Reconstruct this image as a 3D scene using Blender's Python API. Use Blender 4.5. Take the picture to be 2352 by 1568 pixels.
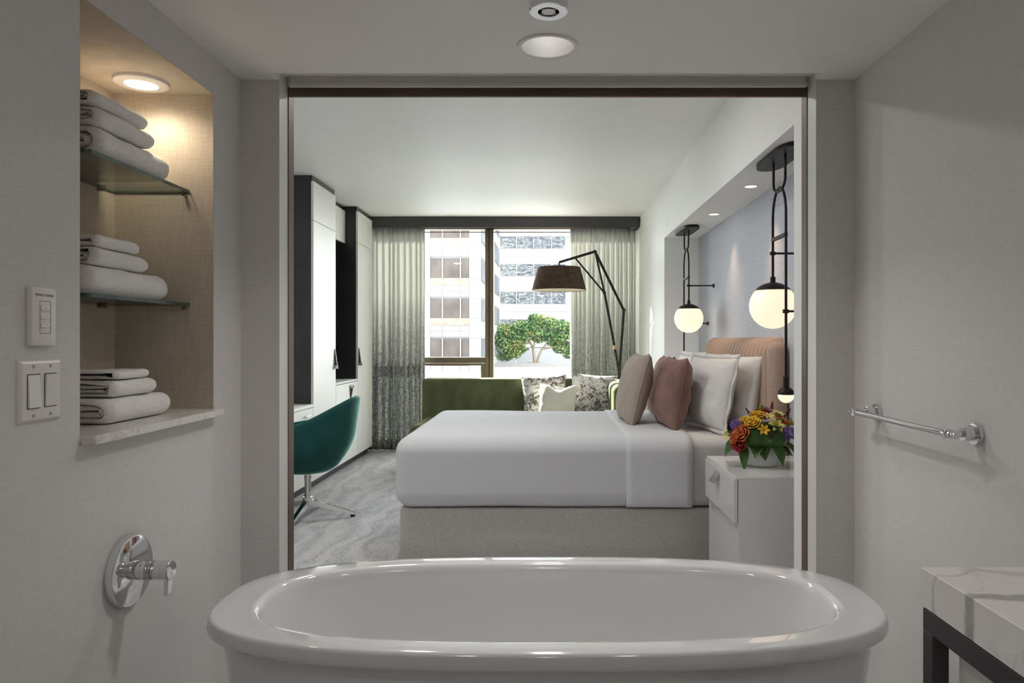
import bpy, bmesh, math, random
from mathutils import Vector, Matrix, noise
for o in list(bpy.data.objects): bpy.data.objects.remove(o, do_unlink=True)
SC = bpy.context.scene
COL = SC.collection
PI = math.pi
random.seed(7)

# ------------------------------------------------------------------ camera
cam_d = bpy.data.cameras.new('camera')
cam = bpy.data.objects.new('camera', cam_d); COL.objects.link(cam)
cam.location = (0, 0, 1.25); cam.rotation_euler = (PI/2, 0, 0)
cam_d.sensor_width = 36.0
cam_d.lens = 36.0*1620/2352
cam_d.shift_x = -82/2352
cam_d.shift_y = -4/2352
cam_d.clip_start = .02; cam_d.clip_end = 400
SC.camera = cam

# ------------------------------------------------------------------ sky, sun, exposure
W = bpy.data.worlds.new('sky'); SC.world = W; W.use_nodes = True
bg = W.node_tree.nodes['Background']
bg.inputs[0].default_value = (.93, .965, 1.0, 1); bg.inputs[1].default_value = 7.5
sun_d = bpy.data.lights.new('sun', 'SUN'); sun_d.energy = 80.0; sun_d.angle = .009; sun_d.color = (1, .95, .86)
sun = bpy.data.objects.new('sun', sun_d); COL.objects.link(sun)
sun.location = (-10, 20, 20)
sun.rotation_euler = Vector((.93, -1, -.85)).to_track_quat('-Z', 'Y').to_euler()
por_d = bpy.data.lights.new('window_portal', 'AREA'); por_d.shape = 'RECTANGLE'; por_d.size = 3.3; por_d.size_y = 2.6
por_d.cycles.is_portal = True
por = bpy.data.objects.new('window_portal', por_d); COL.objects.link(por)
por.location = (-.62, 8.2, 1.35); por.rotation_euler = (-PI/2, 0, 0)
VS = SC.view_settings
VS.view_transform = 'Standard'; VS.look = 'None'; VS.gamma = 1.0; VS.use_curve_mapping = False
VS.exposure = 1.4
SC.cycles.max_bounces = 9; SC.cycles.diffuse_bounces = 5; SC.cycles.glossy_bounces = 4
SC.cycles.transparent_max_bounces = 12; SC.cycles.transmission_bounces = 6
SC.cycles.sample_clamp_indirect = 6.0
SC.cycles.caustics_reflective = False; SC.cycles.caustics_refractive = False
BATH_W = (1.0, .965, .945)      # lamp colour in the bathroom

# ------------------------------------------------------------------ materials
def nt(name):
    m = bpy.data.materials.new(name); m.use_nodes = True
    return m, m.node_tree, m.node_tree.nodes['Principled BSDF']
def col4(c): return (c[0], c[1], c[2], 1)
def coords(t, scale=(1, 1, 1), kind='Object'):
    tc = t.nodes.new('ShaderNodeTexCoord'); mp = t.nodes.new('ShaderNodeMapping')
    mp.inputs['Scale'].default_value = scale
    t.links.new(tc.outputs[kind], mp.inputs['Vector']); return mp.outputs['Vector']
def noise_n(t, vec, scale, detail=3, rough=.5, dist=0):
    n = t.nodes.new('ShaderNodeTexNoise'); n.inputs['Scale'].default_value = scale
    n.inputs['Detail'].default_value = detail; n.inputs['Roughness'].default_value = rough
    n.inputs['Distortion'].default_value = dist
    t.links.new(vec, n.inputs['Vector']); return n.outputs['Fac']
def ramp(t, fac, stops):
    r = t.nodes.new('ShaderNodeValToRGB'); e = r.color_ramp.elements
    while len(e) > len(stops): e.remove(e[-1])
    while len(e) < len(stops): e.new(.5)
    for k, (p, c) in enumerate(stops): e[k].position = p; e[k].color = col4(c)
    t.links.new(fac, r.inputs['Fac']); return r.outputs['Color']
def bump(t, b, h, strength=.2, dist=.002):
    n = t.nodes.new('ShaderNodeBump'); n.inputs['Strength'].default_value = strength
    n.inputs['Distance'].default_value = dist
    t.links.new(h, n.inputs['Height']); t.links.new(n.outputs['Normal'], b.inputs['Normal'])
def math_n(t, op, a, bb):
    n = t.nodes.new('ShaderNodeMath'); n.operation = op
    for i, v in enumerate((a, bb)):
        if isinstance(v, (int, float)): n.inputs[i].default_value = v
        else: t.links.new(v, n.inputs[i])
    return n.outputs[0]
def mix_c(t, f, a, b):
    n = t.nodes.new('ShaderNodeMix'); n.data_type = 'RGBA'
    for k, v in ((0, f), (6, a), (7, b)):
        if isinstance(v, (tuple, list)): n.inputs[k].default_value = col4(v)
        elif isinstance(v, (int, float)): n.inputs[k].default_value = v
        else: t.links.new(v, n.inputs[k])
    return n.outputs[2]
def plain(name, c, rough=.5, metal=0, spec=.5, coat=0, vary=.0, vs=6):
    m, t, b = nt(name)
    b.inputs['Roughness'].default_value = rough; b.inputs['Metallic'].default_value = metal
    b.inputs['Specular IOR Level'].default_value = spec; b.inputs['Coat Weight'].default_value = coat
    b.inputs['Coat Roughness'].default_value = .04
    f = noise_n(t, coords(t), vs, 3)
    d = vary if vary else .03
    lo = [max(0, x*(1-d)) for x in c]; hi = [min(1, x*(1+d)) for x in c]
    t.links.new(ramp(t, f, [(.3, lo), (.7, hi)]), b.inputs['Base Color'])
    return m
def linen(name, c, s=260, strength=.18, vary=.05, rough=.85, sheen=0, sheen_tint=None, dist=.001):
    """woven cloth: two crossed thread noises"""
    m, t, b = nt(name)
    b.inputs['Roughness'].default_value = rough
    b.inputs['Specular IOR Level'].default_value = .25
    v1 = coords(t, (s, s, s*.06)); v2 = coords(t, (s*.06, s*.06, s))
    f = math_n(t, 'ADD', math_n(t, 'MULTIPLY', noise_n(t, v1, 1, 1), .5), math_n(t, 'MULTIPLY', noise_n(t, v2, 1, 1), .5))
    big = noise_n(t, coords(t), 5, 2)
    lo = [x*(1-vary) for x in c]; hi = [min(1, x*(1+vary)) for x in c]
    c1 = ramp(t, f, [(.38, lo), (.62, hi)])
    c2 = mix_c(t, math_n(t, 'MULTIPLY', big, .12), c1, [x*.9 for x in c])
    t.links.new(c2, b.inputs['Base Color'])
    if sheen:
        b.inputs['Sheen Weight'].default_value = sheen; b.inputs['Sheen Roughness'].default_value = .35
        b.inputs['Sheen Tint'].default_value = col4(sheen_tint or c)
    bump(t, b, f, strength, dist)
    return m
def velvet(name, c, tint, sheen=.9, patch=.35):
    m, t, b = nt(name)
    b.inputs['Roughness'].default_value = .8; b.inputs['Specular IOR Level'].default_value = .15
    b.inputs['Sheen Weight'].default_value = sheen; b.inputs['Sheen Roughness'].default_value = .3
    b.inputs['Sheen Tint'].default_value = col4(tint)
    f = noise_n(t, coords(t, (1, 1, .5)), 9, 4, .6)
    t.links.new(ramp(t, f, [(.3, [x*(1-patch) for x in c]), (.7, [x*(1+patch) for x in c])]), b.inputs['Base Color'])
    bump(t, b, noise_n(t, coords(t), 500, 1), .1, .001)
    return m
def emit(name, c, s, base=(.8, .8, .8)):
    m, t, b = nt(name)
    b.inputs['Base Color'].default_value = col4(base)
    b.inputs['Emission Color'].default_value = col4(c); b.inputs['Emission Strength'].default_value = s
    b.inputs['Roughness'].default_value = .3
    return m
def thin_glass(name, tint=(1, 1, 1), refl=1.0):
    m = bpy.data.materials.new(name); m.use_nodes = True; t = m.node_tree; t.nodes.clear()
    o = t.nodes.new('ShaderNodeOutputMaterial'); mx = t.nodes.new('ShaderNodeMixShader')
    tr = t.nodes.new('ShaderNodeBsdfTransparent'); tr.inputs[0].default_value = col4(tint)
    gl = t.nodes.new('ShaderNodeBsdfGlossy'); gl.inputs['Roughness'].default_value = .01
    fr = t.nodes.new('ShaderNodeFresnel'); fr.inputs['IOR'].default_value = 1.45
    t.links.new(math_n(t, 'MULTIPLY', fr.outputs[0], refl), mx.inputs[0])
    t.links.new(tr.outputs[0], mx.inputs[1]); t.links.new(gl.outputs[0], mx.inputs[2])
    t.links.new(mx.outputs[0], o.inputs['Surface']); return m

M = {}
M['wallpaper'] = linen('wallpaper', (.69, .675, .664), 430, .2, .05, .8, dist=.0007)
M['niche_paper'] = linen('niche_paper', (.56, .49, .405), 330, .25, .09, .8, dist=.0007)
M['ceil_paint'] = plain('ceil_paint', (.88, .862, .845), .55, vary=.015)
M['white_paint'] = plain('white_paint', (.85, .855, .845), .5, vary=.01)
M['jamb_paint'] = plain('jamb_paint', (.70, .69, .67), .4, vary=.01)
M['tub'] = plain('tub', (.70, .70, .71), .1, coat=1.0, vary=.004)
M['chrome'] = plain('chrome', (.78, .78, .79), .07, metal=1.0, vary=.01)
M['steel'] = plain('steel', (.50, .48, .46), .22, metal=1.0)
M['brass'] = plain('brass', (.72, .50, .22), .3, metal=1.0)
M['bronze'] = plain('bronze', (.15, .10, .075), .42, metal=.35, vary=.25, vs=3)
M['window_bronze'] = plain('window_bronze', (.16, .125, .09), .45, metal=.3, vary=.08)
M['black_metal'] = plain('black_metal', (.022, .019, .019), .45, metal=.5, vary=.2)
M['charcoal'] = plain('charcoal', (.026, .026, .031), .33, vary=.35, vs=2.5)
M['pelmet'] = plain('pelmet', (.05, .048, .052), .6, vary=.15, vs=2)
M['lacquer'] = plain('lacquer', (.74, .735, .70), .5, vary=.01, spec=.35)
M['night_lacquer'] = plain('night_lacquer', (.70, .71, .71), .18, vary=.008, coat=.4)
M['leather'] = plain('leather', (.055, .038, .03), .5, vary=.2)
M['plastic'] = plain('plastic', (.80, .765, .75), .35, vary=.01)
M['plastic_hi'] = plain('plastic_hi', (.86, .85, .84), .3, vary=.01)
M['ink'] = plain('ink', (.13, .12, .12), .6)
M['groove'] = plain('groove', (.12, .11, .105), .7)
M['terry'] = plain('terry', (.90, .885, .85), .95, spec=.1, vary=.06, vs=140)
t = M['terry'].node_tree; b = t.nodes['Principled BSDF']; bump(t, b, noise_n(t, coords(t), 420, 2, .7), .7, .0025)
b.inputs['Sheen Weight'].default_value = .3
M['bed_white'] = linen('bed_white', (.695, .705, .735), 700, .06, .01, .8)
M['sheet_white'] = linen('sheet_white', (.70, .685, .68), 700, .06, .01, .8)
M['pillow_white'] = linen('pillow_white', (.74, .73, .725), 600, .08, .015, .8)
M['base_weave'] = linen('base_weave', (.54, .525, .49), 650, .3, .16, .9)
M['headboard'] = linen('headboard', (.50, .365, .29), 420, .25, .10, .85, .25, (.8, .65, .55))
M['headwall'] = linen('headwall', (.52, .54, .60), 160, .1, .07, .7)
M['rose_satin'] = velvet('rose_satin', (.25, .145, .125), (.8, .6, .55), .5, .14)
M['beige_cloth'] = velvet('beige_cloth', (.40, .335, .29), (.8, .72, .66), .3, .06)
M['sofa_velvet'] = velvet('sofa_velvet', (.125, .14, .068), (.45, .48, .30), .6, .22)
M['teal_velvet'] = velvet('teal_velvet', (.016, .078, .068), (.40, .85, .75), 1.0, .15)
M['oat_cloth'] = linen('oat_cloth', (.66, .65, .57), 420, .3, .06, .9)
M['shade_cloth'] = linen('shade_cloth', (.075, .046, .032), 220, .7, .6, .9)
M['shade_inner'] = plain('shade_inner', (.65, .6, .52), .8)
M['rubber'] = plain('rubber', (.02, .02, .02), .8)
M['mirror_dark'] = plain('mirror_dark', (.05, .05, .06), .1, coat=.5)
M['globe'] = emit('globe', (1.0, .77, .54), .40, (.5, .5, .5))
M['lens_dim'] = emit('lens_dim', (1.0, .95, .86), 2.2)
M['vanity_metal'] = plain('vanity_metal', (.055, .052, .055), .5, metal=.3, vary=.1)
M['lens_warm'] = emit('lens_warm', (1.0, .84, .6), .5)
M['lens_white'] = emit('lens_white', (1.0, .95, .86), .5)
M['reflector'] = plain('reflector', (.85, .85, .86), .42, metal=1.0)
M['window_glass'] = thin_glass('window_glass', (.97, .99, .98), .8)
M['shelf_glass'] = thin_glass('shelf_glass', (.93, .965, .95), .8)
M['shelf_edge'] = plain('shelf_edge', (.045, .085, .068), .12, coat=.6, vary=.2)

def patterned():
    m, t, b = nt('splatter_print'); b.inputs['Roughness'].default_value = .85
    f = noise_n(t, coords(t), 34, 5, .75, .6); g = noise_n(t, coords(t), 7, 2)
    s = math_n(t, 'ADD', f, math_n(t, 'MULTIPLY', math_n(t, 'SUBTRACT', g, .5), .45))
    t.links.new(ramp(t, s, [(.38, (.07, .06, .065)), (.45, (.22, .19, .18)), (.50, (.62, .59, .57)), (.66, (.74, .73, .72))]), b.inputs['Base Color'])
    return m
M['splatter'] = patterned()

def carpet():
    m, t, b = nt('carpet'); b.inputs['Roughness'].default_value = .95; b.inputs['Specular IOR Level'].default_value = .1
    w = t.nodes.new('ShaderNodeTexWave'); w.inputs['Scale'].default_value = 1.7; w.inputs['Distortion'].default_value = 19
    w.inputs['Detail'].default_value = 4; w.inputs['Detail Scale'].default_value = .9; w.inputs['Detail Roughness'].default_value = .6
    t.links.new(coords(t, (1, .55, 1)), w.inputs['Vector'])
    fine = noise_n(t, coords(t, (1.0, 2.6, 1)), 40, 4, .8)
    big = noise_n(t, coords(t), 1.6, 3, .6)
    s = math_n(t, 'ADD', math_n(t, 'MULTIPLY', w.outputs['Fac'], .13), math_n(t, 'MULTIPLY', fine, 1.5))
    s = math_n(t, 'ADD', s, math_n(t, 'MULTIPLY', big, .2))
    s = math_n(t, 'MULTIPLY', math_n(t, 'SUBTRACT', s, .45), 1.0)
    t.links.new(ramp(t, s, [(.20, (.24, .235, .27)), (.38, (.40, .39, .41)), (.52, (.54, .525, .515)), (.75, (.64, .62, .595))]), b.inputs['Base Color'])
    bump(t, b, noise_n(t, coords(t), 260, 2), .6, .004)
    return m
M['carpet'] = carpet()

def marble(name, base, vein, scale, lo=.485, hi=.515, rough=.16):
    m, t, b = nt(name); b.inputs['Roughness'].default_value = rough; b.inputs['Coat Weight'].default_value = .3
    f = noise_n(t, coords(t), scale, 3, .55, .9)
    mid = (lo+hi)/2
    c = ramp(t, f, [(lo-.012, base), (lo, vein), (hi, [v*1.15 for v in vein]), (hi+.012, base)])
    g = noise_n(t, coords(t), scale*2.3, 2, .5, .6)
    c2 = ramp(t, g, [(.492, (1, 1, 1)), (.5, (.80, .79, .78)), (.508, (1, 1, 1))])
    n = t.nodes.new('ShaderNodeMix'); n.data_type = 'RGBA'; n.blend_type = 'MULTIPLY'; n.inputs[0].default_value = .6
    t.links.new(c, n.inputs[6]); t.links.new(c2, n.inputs[7]); t.links.new(n.outputs[2], b.inputs['Base Color'])
    return m
M['marble'] = marble('marble', (.82, .805, .785), (.58, .565, .55), 2.2, .497, .503)
t = M['marble'].node_tree; b = t.nodes['Principled BSDF']; src = b.inputs['Base Color'].links[0].from_socket
tc = t.nodes.new('ShaderNodeTexCoord'); sp = t.nodes.new('ShaderNodeSeparateXYZ'); t.links.new(tc.outputs['Object'], sp.inputs[0])
wob = math_n(t, 'MULTIPLY', math_n(t, 'SUBTRACT', noise_n(t, coords(t), 9, 3, .6), .5), .05)
dd = math_n(t, 'ABSOLUTE', math_n(t, 'SUBTRACT', math_n(t, 'ADD', sp.outputs['Y'], wob), .985), 0)
msk = ramp(t, dd, [(.0105, (1, 1, 1)), (.0125, (0, 0, 0))])
vc = ramp(t, noise_n(t, coords(t), 30, 3), [(.35, (.36, .35, .34)), (.65, (.46, .45, .435))])
t.links.new(mix_c(t, msk, src, vc), b.inputs['Base Color'])
M['sill_stone'] = marble('sill_stone', (.76, .74, .70), (.60, .58, .54), 7, .49, .51, .3)
M['night_top'] = marble('night_top', (.80, .79, .77), (.62, .61, .60), 4, .495, .506, .1)

def curtain_mat():
    m, t, b = nt('curtain'); b.inputs['Roughness'].default_value = .9; b.inputs['Specular IOR Level'].default_value = .15
    tc = t.nodes.new('ShaderNodeTexCoord'); sp = t.nodes.new('ShaderNodeSeparateXYZ')
    t.links.new(tc.outputs['Object'], sp.inputs[0])
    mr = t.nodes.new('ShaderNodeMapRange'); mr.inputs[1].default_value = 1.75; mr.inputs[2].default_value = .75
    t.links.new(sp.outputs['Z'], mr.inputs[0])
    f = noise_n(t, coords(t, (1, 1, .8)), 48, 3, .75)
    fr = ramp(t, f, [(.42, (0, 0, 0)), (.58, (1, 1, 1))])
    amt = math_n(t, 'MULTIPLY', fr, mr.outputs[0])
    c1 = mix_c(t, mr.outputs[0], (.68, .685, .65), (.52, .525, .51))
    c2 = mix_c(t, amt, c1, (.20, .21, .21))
    t.links.new(c2, b.inputs['Base Color'])
    tl = t.nodes.new('ShaderNodeBsdfTranslucent'); t.links.new(c2, tl.inputs['Color'])
    mx = t.nodes.new('ShaderNodeMixShader'); mx.inputs[0].default_value = .25
    t.links.new(b.outputs[0], mx.inputs[1]); t.links.new(tl.outputs[0], mx.inputs[2])
    t.links.new(mx.outputs[0], t.nodes['Material Output'].inputs['Surface'])
    return m
M['curtain'] = curtain_mat()

# outside
def facade_mat(name, c, v=.04): return plain(name, c, .8, spec=.2, vary=v, vs=.6)
M['facade'] = facade_mat('facade', (.135, .132, .130))
M['facade2'] = facade_mat('facade2', (.175, .178, .18))
M['spandrel'] = plain('spandrel', (.085, .066, .048), .8, vary=.35, vs=2.2)
M['pane_tan'] = plain('pane_tan', (.042, .035, .032), .5, vary=.25, vs=.7, spec=.03)
M['side_pane'] = plain('side_pane', (.055, .057, .064), .5, vary=.3, vs=.5, spec=.03)
def ribbon_glass():
    m, t, b = nt('pane_blue'); b.inputs['Roughness'].default_value = .5; b.inputs['Specular IOR Level'].default_value = .03
    f = noise_n(t, coords(t, (1, 1, 2.2)), 1.1, 3, .6, 2.5)
    t.links.new(ramp(t, f, [(.35, (.02, .024, .028)), (.5, (.055, .06, .066)), (.62, (.11, .115, .12)), (.75, (.2, .205, .21))]), b.inputs['Base Color'])
    return m
M['pane_blue'] = ribbon_glass()
M['mull_white'] = plain('mull_white', (.11, .102, .096), .5)
M['terrace'] = plain('terrace', (.11, .103, .10), .9, vary=.1)
M['asphalt'] = plain('asphalt', (.3, .3, .3), .9, vary=.1)
M['bark'] = plain('bark', (.10, .075, .05), .9, vary=.3)
def leaf_mat(name, a, b2, c, s):
    m, t, b = nt(name); b.inputs['Roughness'].default_value = .7
    f = noise_n(t, coords(t), s, 3, .7)
    t.links.new(ramp(t, f, [(.3, a), (.5, b2), (.7, c)]), b.inputs['Base Color']); return m
M['foliage'] = leaf_mat('foliage', (.012, .042, .012), (.045, .088, .02), (.13, .11, .024), .9)
M['leaf_green'] = leaf_mat('leaf_green', (.025, .07, .015), (.05, .12, .02), (.09, .17, .03), 25)
M['leaf_lime'] = leaf_mat('leaf_lime', (.10, .15, .02), (.2, .25, .03), (.3, .33, .05), 30)
M['petal_orange'] = leaf_mat('petal_orange', (.50, .06, .02), (.65, .14, .02), (.75, .24, .04), 45)
M['petal_red'] = leaf_mat('petal_red', (.20, .008, .01), (.36, .02, .02), (.5, .06, .03), 45)
M['petal_yellow'] = leaf_mat('petal_yellow', (.65, .27, .01), (.80, .46, .02), (.85, .6, .08), 45)
M['petal_pale'] = leaf_mat('petal_pale', (.55, .50, .12), (.70, .62, .18), (.75, .55, .3), 45)
M['petal_violet'] = leaf_mat('petal_violet', (.10, .055, .30), (.24, .14, .50), (.42, .30, .68), 60)
M['petal_wine'] = leaf_mat('petal_wine', (.06, .004, .01), (.12, .01, .02), (.2, .02, .03), 60)
M['ceramic'] = plain('ceramic', (.74, .76, .74), .3, coat=.3, vary=.01)
M['tile_floor'] = plain('tile_floor', (.5, .49, .47), .4, vary=.06, vs=2)

# ------------------------------------------------------------------ mesh helpers
class B:
    def __init__(s): s.bm = bmesh.new(); s.mats = []
    def _faces(s, verts, faces, mi=0):
        vs = [s.bm.verts.new(v) for v in verts]; out = []
        for f in faces:
            try: fc = s.bm.faces.new([vs[i] for i in f]); fc.material_index = mi; out.append(fc)
            except ValueError: pass
        return vs, out
    def box(s, x0, x1, y0, y1, z0, z1, bev=0, seg=2, mi=0):
        v = [(x, y, z) for z in (z0, z1) for y in (y0, y1) for x in (x0, x1)]
        vs, fs = s._faces(v, [(0, 2, 3, 1), (4, 5, 7, 6), (0, 1, 5, 4), (1, 3, 7, 5), (3, 2, 6, 7), (2, 0, 4, 6)], mi)
        if bev:
            es = list({e for f in fs for e in f.edges})
            bmesh.ops.bevel(s.bm, geom=es, offset=bev, segments=seg, affect='EDGES', profile=.5)
        return s
    def hexa(s, pts, mi=0):
        s._faces(pts, [(0, 2, 3, 1), (4, 5, 7, 6), (0, 1, 5, 4), (1, 3, 7, 5), (3, 2, 6, 7), (2, 0, 4, 6)], mi); return s
    def rings(s, rings, cap0=True, cap1=True, closed=False, mi=0):
        n = len(rings[0]); vs = [[s.bm.verts.new(p) for p in r] for r in rings]
        R = range(len(rings)) if closed else range(len(rings)-1)
        for i in R:
            a, b = vs[i], vs[(i+1) % len(rings)]
            for k in range(n):
                f = s.bm.faces.new((a[k], a[(k+1) % n], b[(k+1) % n], b[k])); f.material_index = mi
        if not closed:
            if cap0: f = s.bm.faces.new(vs[0][::-1]); f.material_index = mi
            if cap1: f = s.bm.faces.new(vs[-1]); f.material_index = mi
        return s
    def cyl(s, p0, p1, r0, r1=None, seg=24, mi=0, bev=0):
        r1 = r0 if r1 is None else r1
        p0, p1 = Vector(p0), Vector(p1); d = (p1-p0); L = d.length; d.normalize()
        a = d.orthogonal().normalized(); b = d.cross(a)
        def ring(t, r): return [p0+d*t+(a*math.cos(2*PI*k/seg)+b*math.sin(2*PI*k/seg))*r for k in range(seg)]
        rs = [ring(0, r0), ring(L, r1)]
        if bev: rs = [ring(0, r0-bev), ring(bev*.3, r0-bev*.3), ring(bev, r0), ring(L-bev, r1), ring(L-bev*.3, r1-bev*.3), ring(L, r1-bev)]
        return s.rings(rs, mi=mi)
    def lathe(s, prof, c=(0, 0, 0), axis=(0, 0, 1), seg=32, cap0=False, cap1=False, mi=0, mod=None):
        d = Vector(axis).normalized(); a = d.orthogonal().normalized() if abs(d.z) < .99 else Vector((1, 0, 0)); b = d.cross(a); c = Vector(c)
        rs = []
        for r, h in prof:
            rs.append([c+d*h+(a*math.cos(2*PI*k/seg)+b*math.sin(2*PI*k/seg))*max(1e-5, r*(mod(k, h) if mod else 1)) for k in range(seg)])
        return s.rings(rs, cap0, cap1, mi=mi)
    def tube(s, pts, r, seg=10, closed=False, square=False, mi=0):
        P = [Vector(p) for p in pts]; n = len(P); rs = []
        up = None
        for i in range(n):
            if closed: tg = P[(i+1) % n]-P[i-1]
            else: tg = P[min(i+1, n-1)]-P[max(i-1, 0)]
            tg.normalize()
            if up is None: up = tg.orthogonal().normalized()
            up = (up-tg*up.dot(tg)).normalized(); sd = tg.cross(up)
            rr = r[i] if isinstance(r, (list, tuple)) else r
            rs.append([P[i]+(up*math.cos(2*PI*k/seg)+sd*math.sin(2*PI*k/seg))*rr for k in range(seg)])
        return s.rings(rs, closed=closed, mi=mi)
    def bar(s, p0, p1, w, h, up=(0, 1, 0), mi=0):
        """square section bar"""
        p0, p1 = Vector(p0), Vector(p1); d = (p1-p0).normalized(); u = Vector(up); u = (u-d*u.dot(d)).normalized(); v = d.cross(u)
        r = lambda p: [p+u*w/2+v*h/2, p-u*w/2+v*h/2, p-u*w/2-v*h/2, p+u*w/2-v*h/2]
        return s.rings([r(p0), r(p1)], mi=mi)
    def grid(s, f, nu, nv, mi=0, cu=False):
        vs = [[s.bm.verts.new(f(i/nu, j/nv)) for j in range(nv+1)] for i in range(nu if cu else nu+1)]
        for i in range(nu):
            for j in range(nv):
                a = vs[i]; b = vs[(i+1) % nu if cu else i+1]
                q = s.bm.faces.new((a[j], b[j], b[j+1], a[j+1])); q.material_index = mi
        return s
    def soft(s, x0, x1, y0, y1, z0, z1, r, k=5, n=8, amp=0, nsc=3, seed=0, crown=0):
        """rounded box with an optional gentle crown and lumps"""
        c = Vector(((x0+x1)/2, (y0+y1)/2, (z0+z1)/2)); h = Vector(((x1-x0)/2, (y1-y0)/2, (z1-z0)/2))
        def samp(H):
            e = [r*math.tan(PI/4*i/k) for i in range(k, 0, -1)]
            inn = H-r; core = [-inn+2*inn*i/n for i in range(n+1)]
            return [-inn-q for q in e]+core+[inn+q for q in reversed(e)]
        S = [samp(h[i]) for i in range(3)]
        def mp(p):
            q = Vector([max(-(h[i]-r), min(h[i]-r, p[i])) for i in range(3)]); d = p-q
            w = q+d.normalized()*r
            if crown: w.z += crown*(1-(w.x/h.x)**2)*(1-(w.y/h.y)**2)*(1 if w.z > 0 else 0)
            if amp:
                g = noise.noise((w+c)*nsc+Vector((seed*3.1, seed*1.7, 0))); w = w+d.normalized()*g*amp
            return w+c
        for ax in range(3):
            u, v = [(1, 2), (2, 0), (0, 1)][ax]
            for sg in (-1, 1):
                vs = [[None]*len(S[v]) for _ in S[u]]
                for i, a in enumerate(S[u]):
                    for j, b in enumerate(S[v]):
                        p = Vector((0, 0, 0)); p[ax] = sg*h[ax]; p[u] = a; p[v] = b; vs[i][j] = s.bm.verts.new(mp(p))
                for i in range(len(S[u])-1):
                    for j in range(len(S[v])-1):
                        q = (vs[i][j], vs[i+1][j], vs[i+1][j+1], vs[i][j+1]); s.bm.faces.new(q if sg > 0 else q[::-1])
        bmesh.ops.remove_doubles(s.bm, verts=s.bm.verts[:], dist=1e-5)
        return s
    def prism(s, poly, z0, z1, axis='z', mi=0):
        f = {'z': lambda p, h: (p[0], p[1], h), 'y': lambda p, h: (p[0], h, p[1]), 'x': lambda p, h: (h, p[0], p[1])}[axis]
        return s.rings([[f(p, z0) for p in poly], [f(p, z1) for p in poly]], mi=mi)
    def mesh(s, name, mats, angle=35, recalc=True):
        if recalc: bmesh.ops.recalc_face_normals(s.bm, faces=s.bm.faces[:])
        me = bpy.data.meshes.new(name); s.bm.to_mesh(me); s.bm.free()
        for m in (mats if isinstance(mats, (list, tuple)) else [mats]): me.materials.append(M[m])
        if angle:
            me.polygons.foreach_set('use_smooth', [True]*len(me.polygons)); me.set_sharp_from_angle(angle=math.radians(angle))
        return me
    def build(s, name, mats, parent=None, angle=35, label=None, recalc=True):
        me = s.mesh(name, mats, angle, recalc)
        o = bpy.data.objects.new(name, me); COL.objects.link(o)
        if parent is not None: attach(o, parent)
        if label: o['label'] = label
        return o
def world_of(p):
    m = p.matrix_basis.copy()
    while p.parent: m = p.parent.matrix_basis @ p.matrix_parent_inverse @ m; p = p.parent
    return m
def attach(o, p):
    o.parent = p
    m = p.matrix_basis.copy() if not p.parent else None
    if m is None:
        q = p.parent; m = q.matrix_basis @ p.matrix_parent_inverse @ p.matrix_basis
    o.matrix_parent_inverse = m.inverted()
def thing(name, label, cat, loc=(0, 0, 0), rz=0, group=None):
    o = bpy.data.objects.new(name, None); COL.objects.link(o); o.empty_display_size = .05
    o.location = loc; o.rotation_euler = (0, 0, rz); o['label'] = label; o['category'] = cat
    if group: o['group'] = group
    return o
def tag(o, label, cat, group=None):
    o['label'] = label; o['category'] = cat
    if group: o['group'] = group
    return o
def struct(name, b, mats, label=None, parent=None, angle=0):
    o = b.build(name, mats, parent, angle) if isinstance(b, B) else b
    o['kind'] = 'structure'
    if label: o['label'] = label
    return o
def lamp(name, kind, loc, energy, color, parent=None, size=.05, rot=(0, 0, 0), spot=None, blend=.5):
    d = bpy.data.lights.new(name, kind); d.energy = energy; d.color = color
    if kind == 'AREA': d.shape = 'DISK'; d.size = size
    else: d.shadow_soft_size = size
    if spot: d.spot_size = spot; d.spot_blend = blend
    o = bpy.data.objects.new(name, d); COL.objects.link(o); o.location = loc; o.rotation_euler = rot
    if parent is not None: attach(o, parent)
    return o
def hole_plate(b, x0, x1, y0, y1, z, cx, cy, r, n=32):
    """flat downward plate with a round hole"""
    A = [b.bm.verts.new((cx+r*math.cos(2*PI*k/n), cy+r*math.sin(2*PI*k/n), z)) for k in range(n)]
    O = []
    for k in range(n):
        c, s_ = math.cos(2*PI*k/n), math.sin(2*PI*k/n); m = max(abs(c), abs(s_))
        px = cx+(x1-cx if c > 0 else cx-x0)*c/m; py = cy+(y1-cy if s_ > 0 else cy-y0)*s_/m
        O.append(b.bm.verts.new((px, py, z)))
    for k in range(n): b.bm.faces.new((A[k], O[k], O[(k+1) % n], A[(k+1) % n]))

# ================================================================== THE SETTING
CZ = 2.097            # bathroom ceiling
RZ = 2.62             # bedroom ceiling
# bathroom shell
struct('floor', B().box(-1.4, 1.4, -1.5, 2.42, -.12, 0), 'tile_floor', 'bathroom floor of grey tile under the tub')
w = B()
w.box(-1.42, -1.0, -1.5, 1.507, 0, RZ).box(-1.42, -1.0, 2.112, 2.298, 0, RZ)
w.box(-1.42, -1.0, 1.507, 2.112, 1.987, RZ).box(-1.42, -1.0, 1.507, 2.112, 0, 1.024)
WL = struct('wall_left', w, 'wallpaper', 'linen-papered grey wall with the towel recess and light switches')
n = B().box(-1.42, -1.295, 1.507, 2.112, 1.024, 1.987)
struct('wall_recess', n, 'niche_paper', 'back of the towel recess papered in beige linen')
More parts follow.
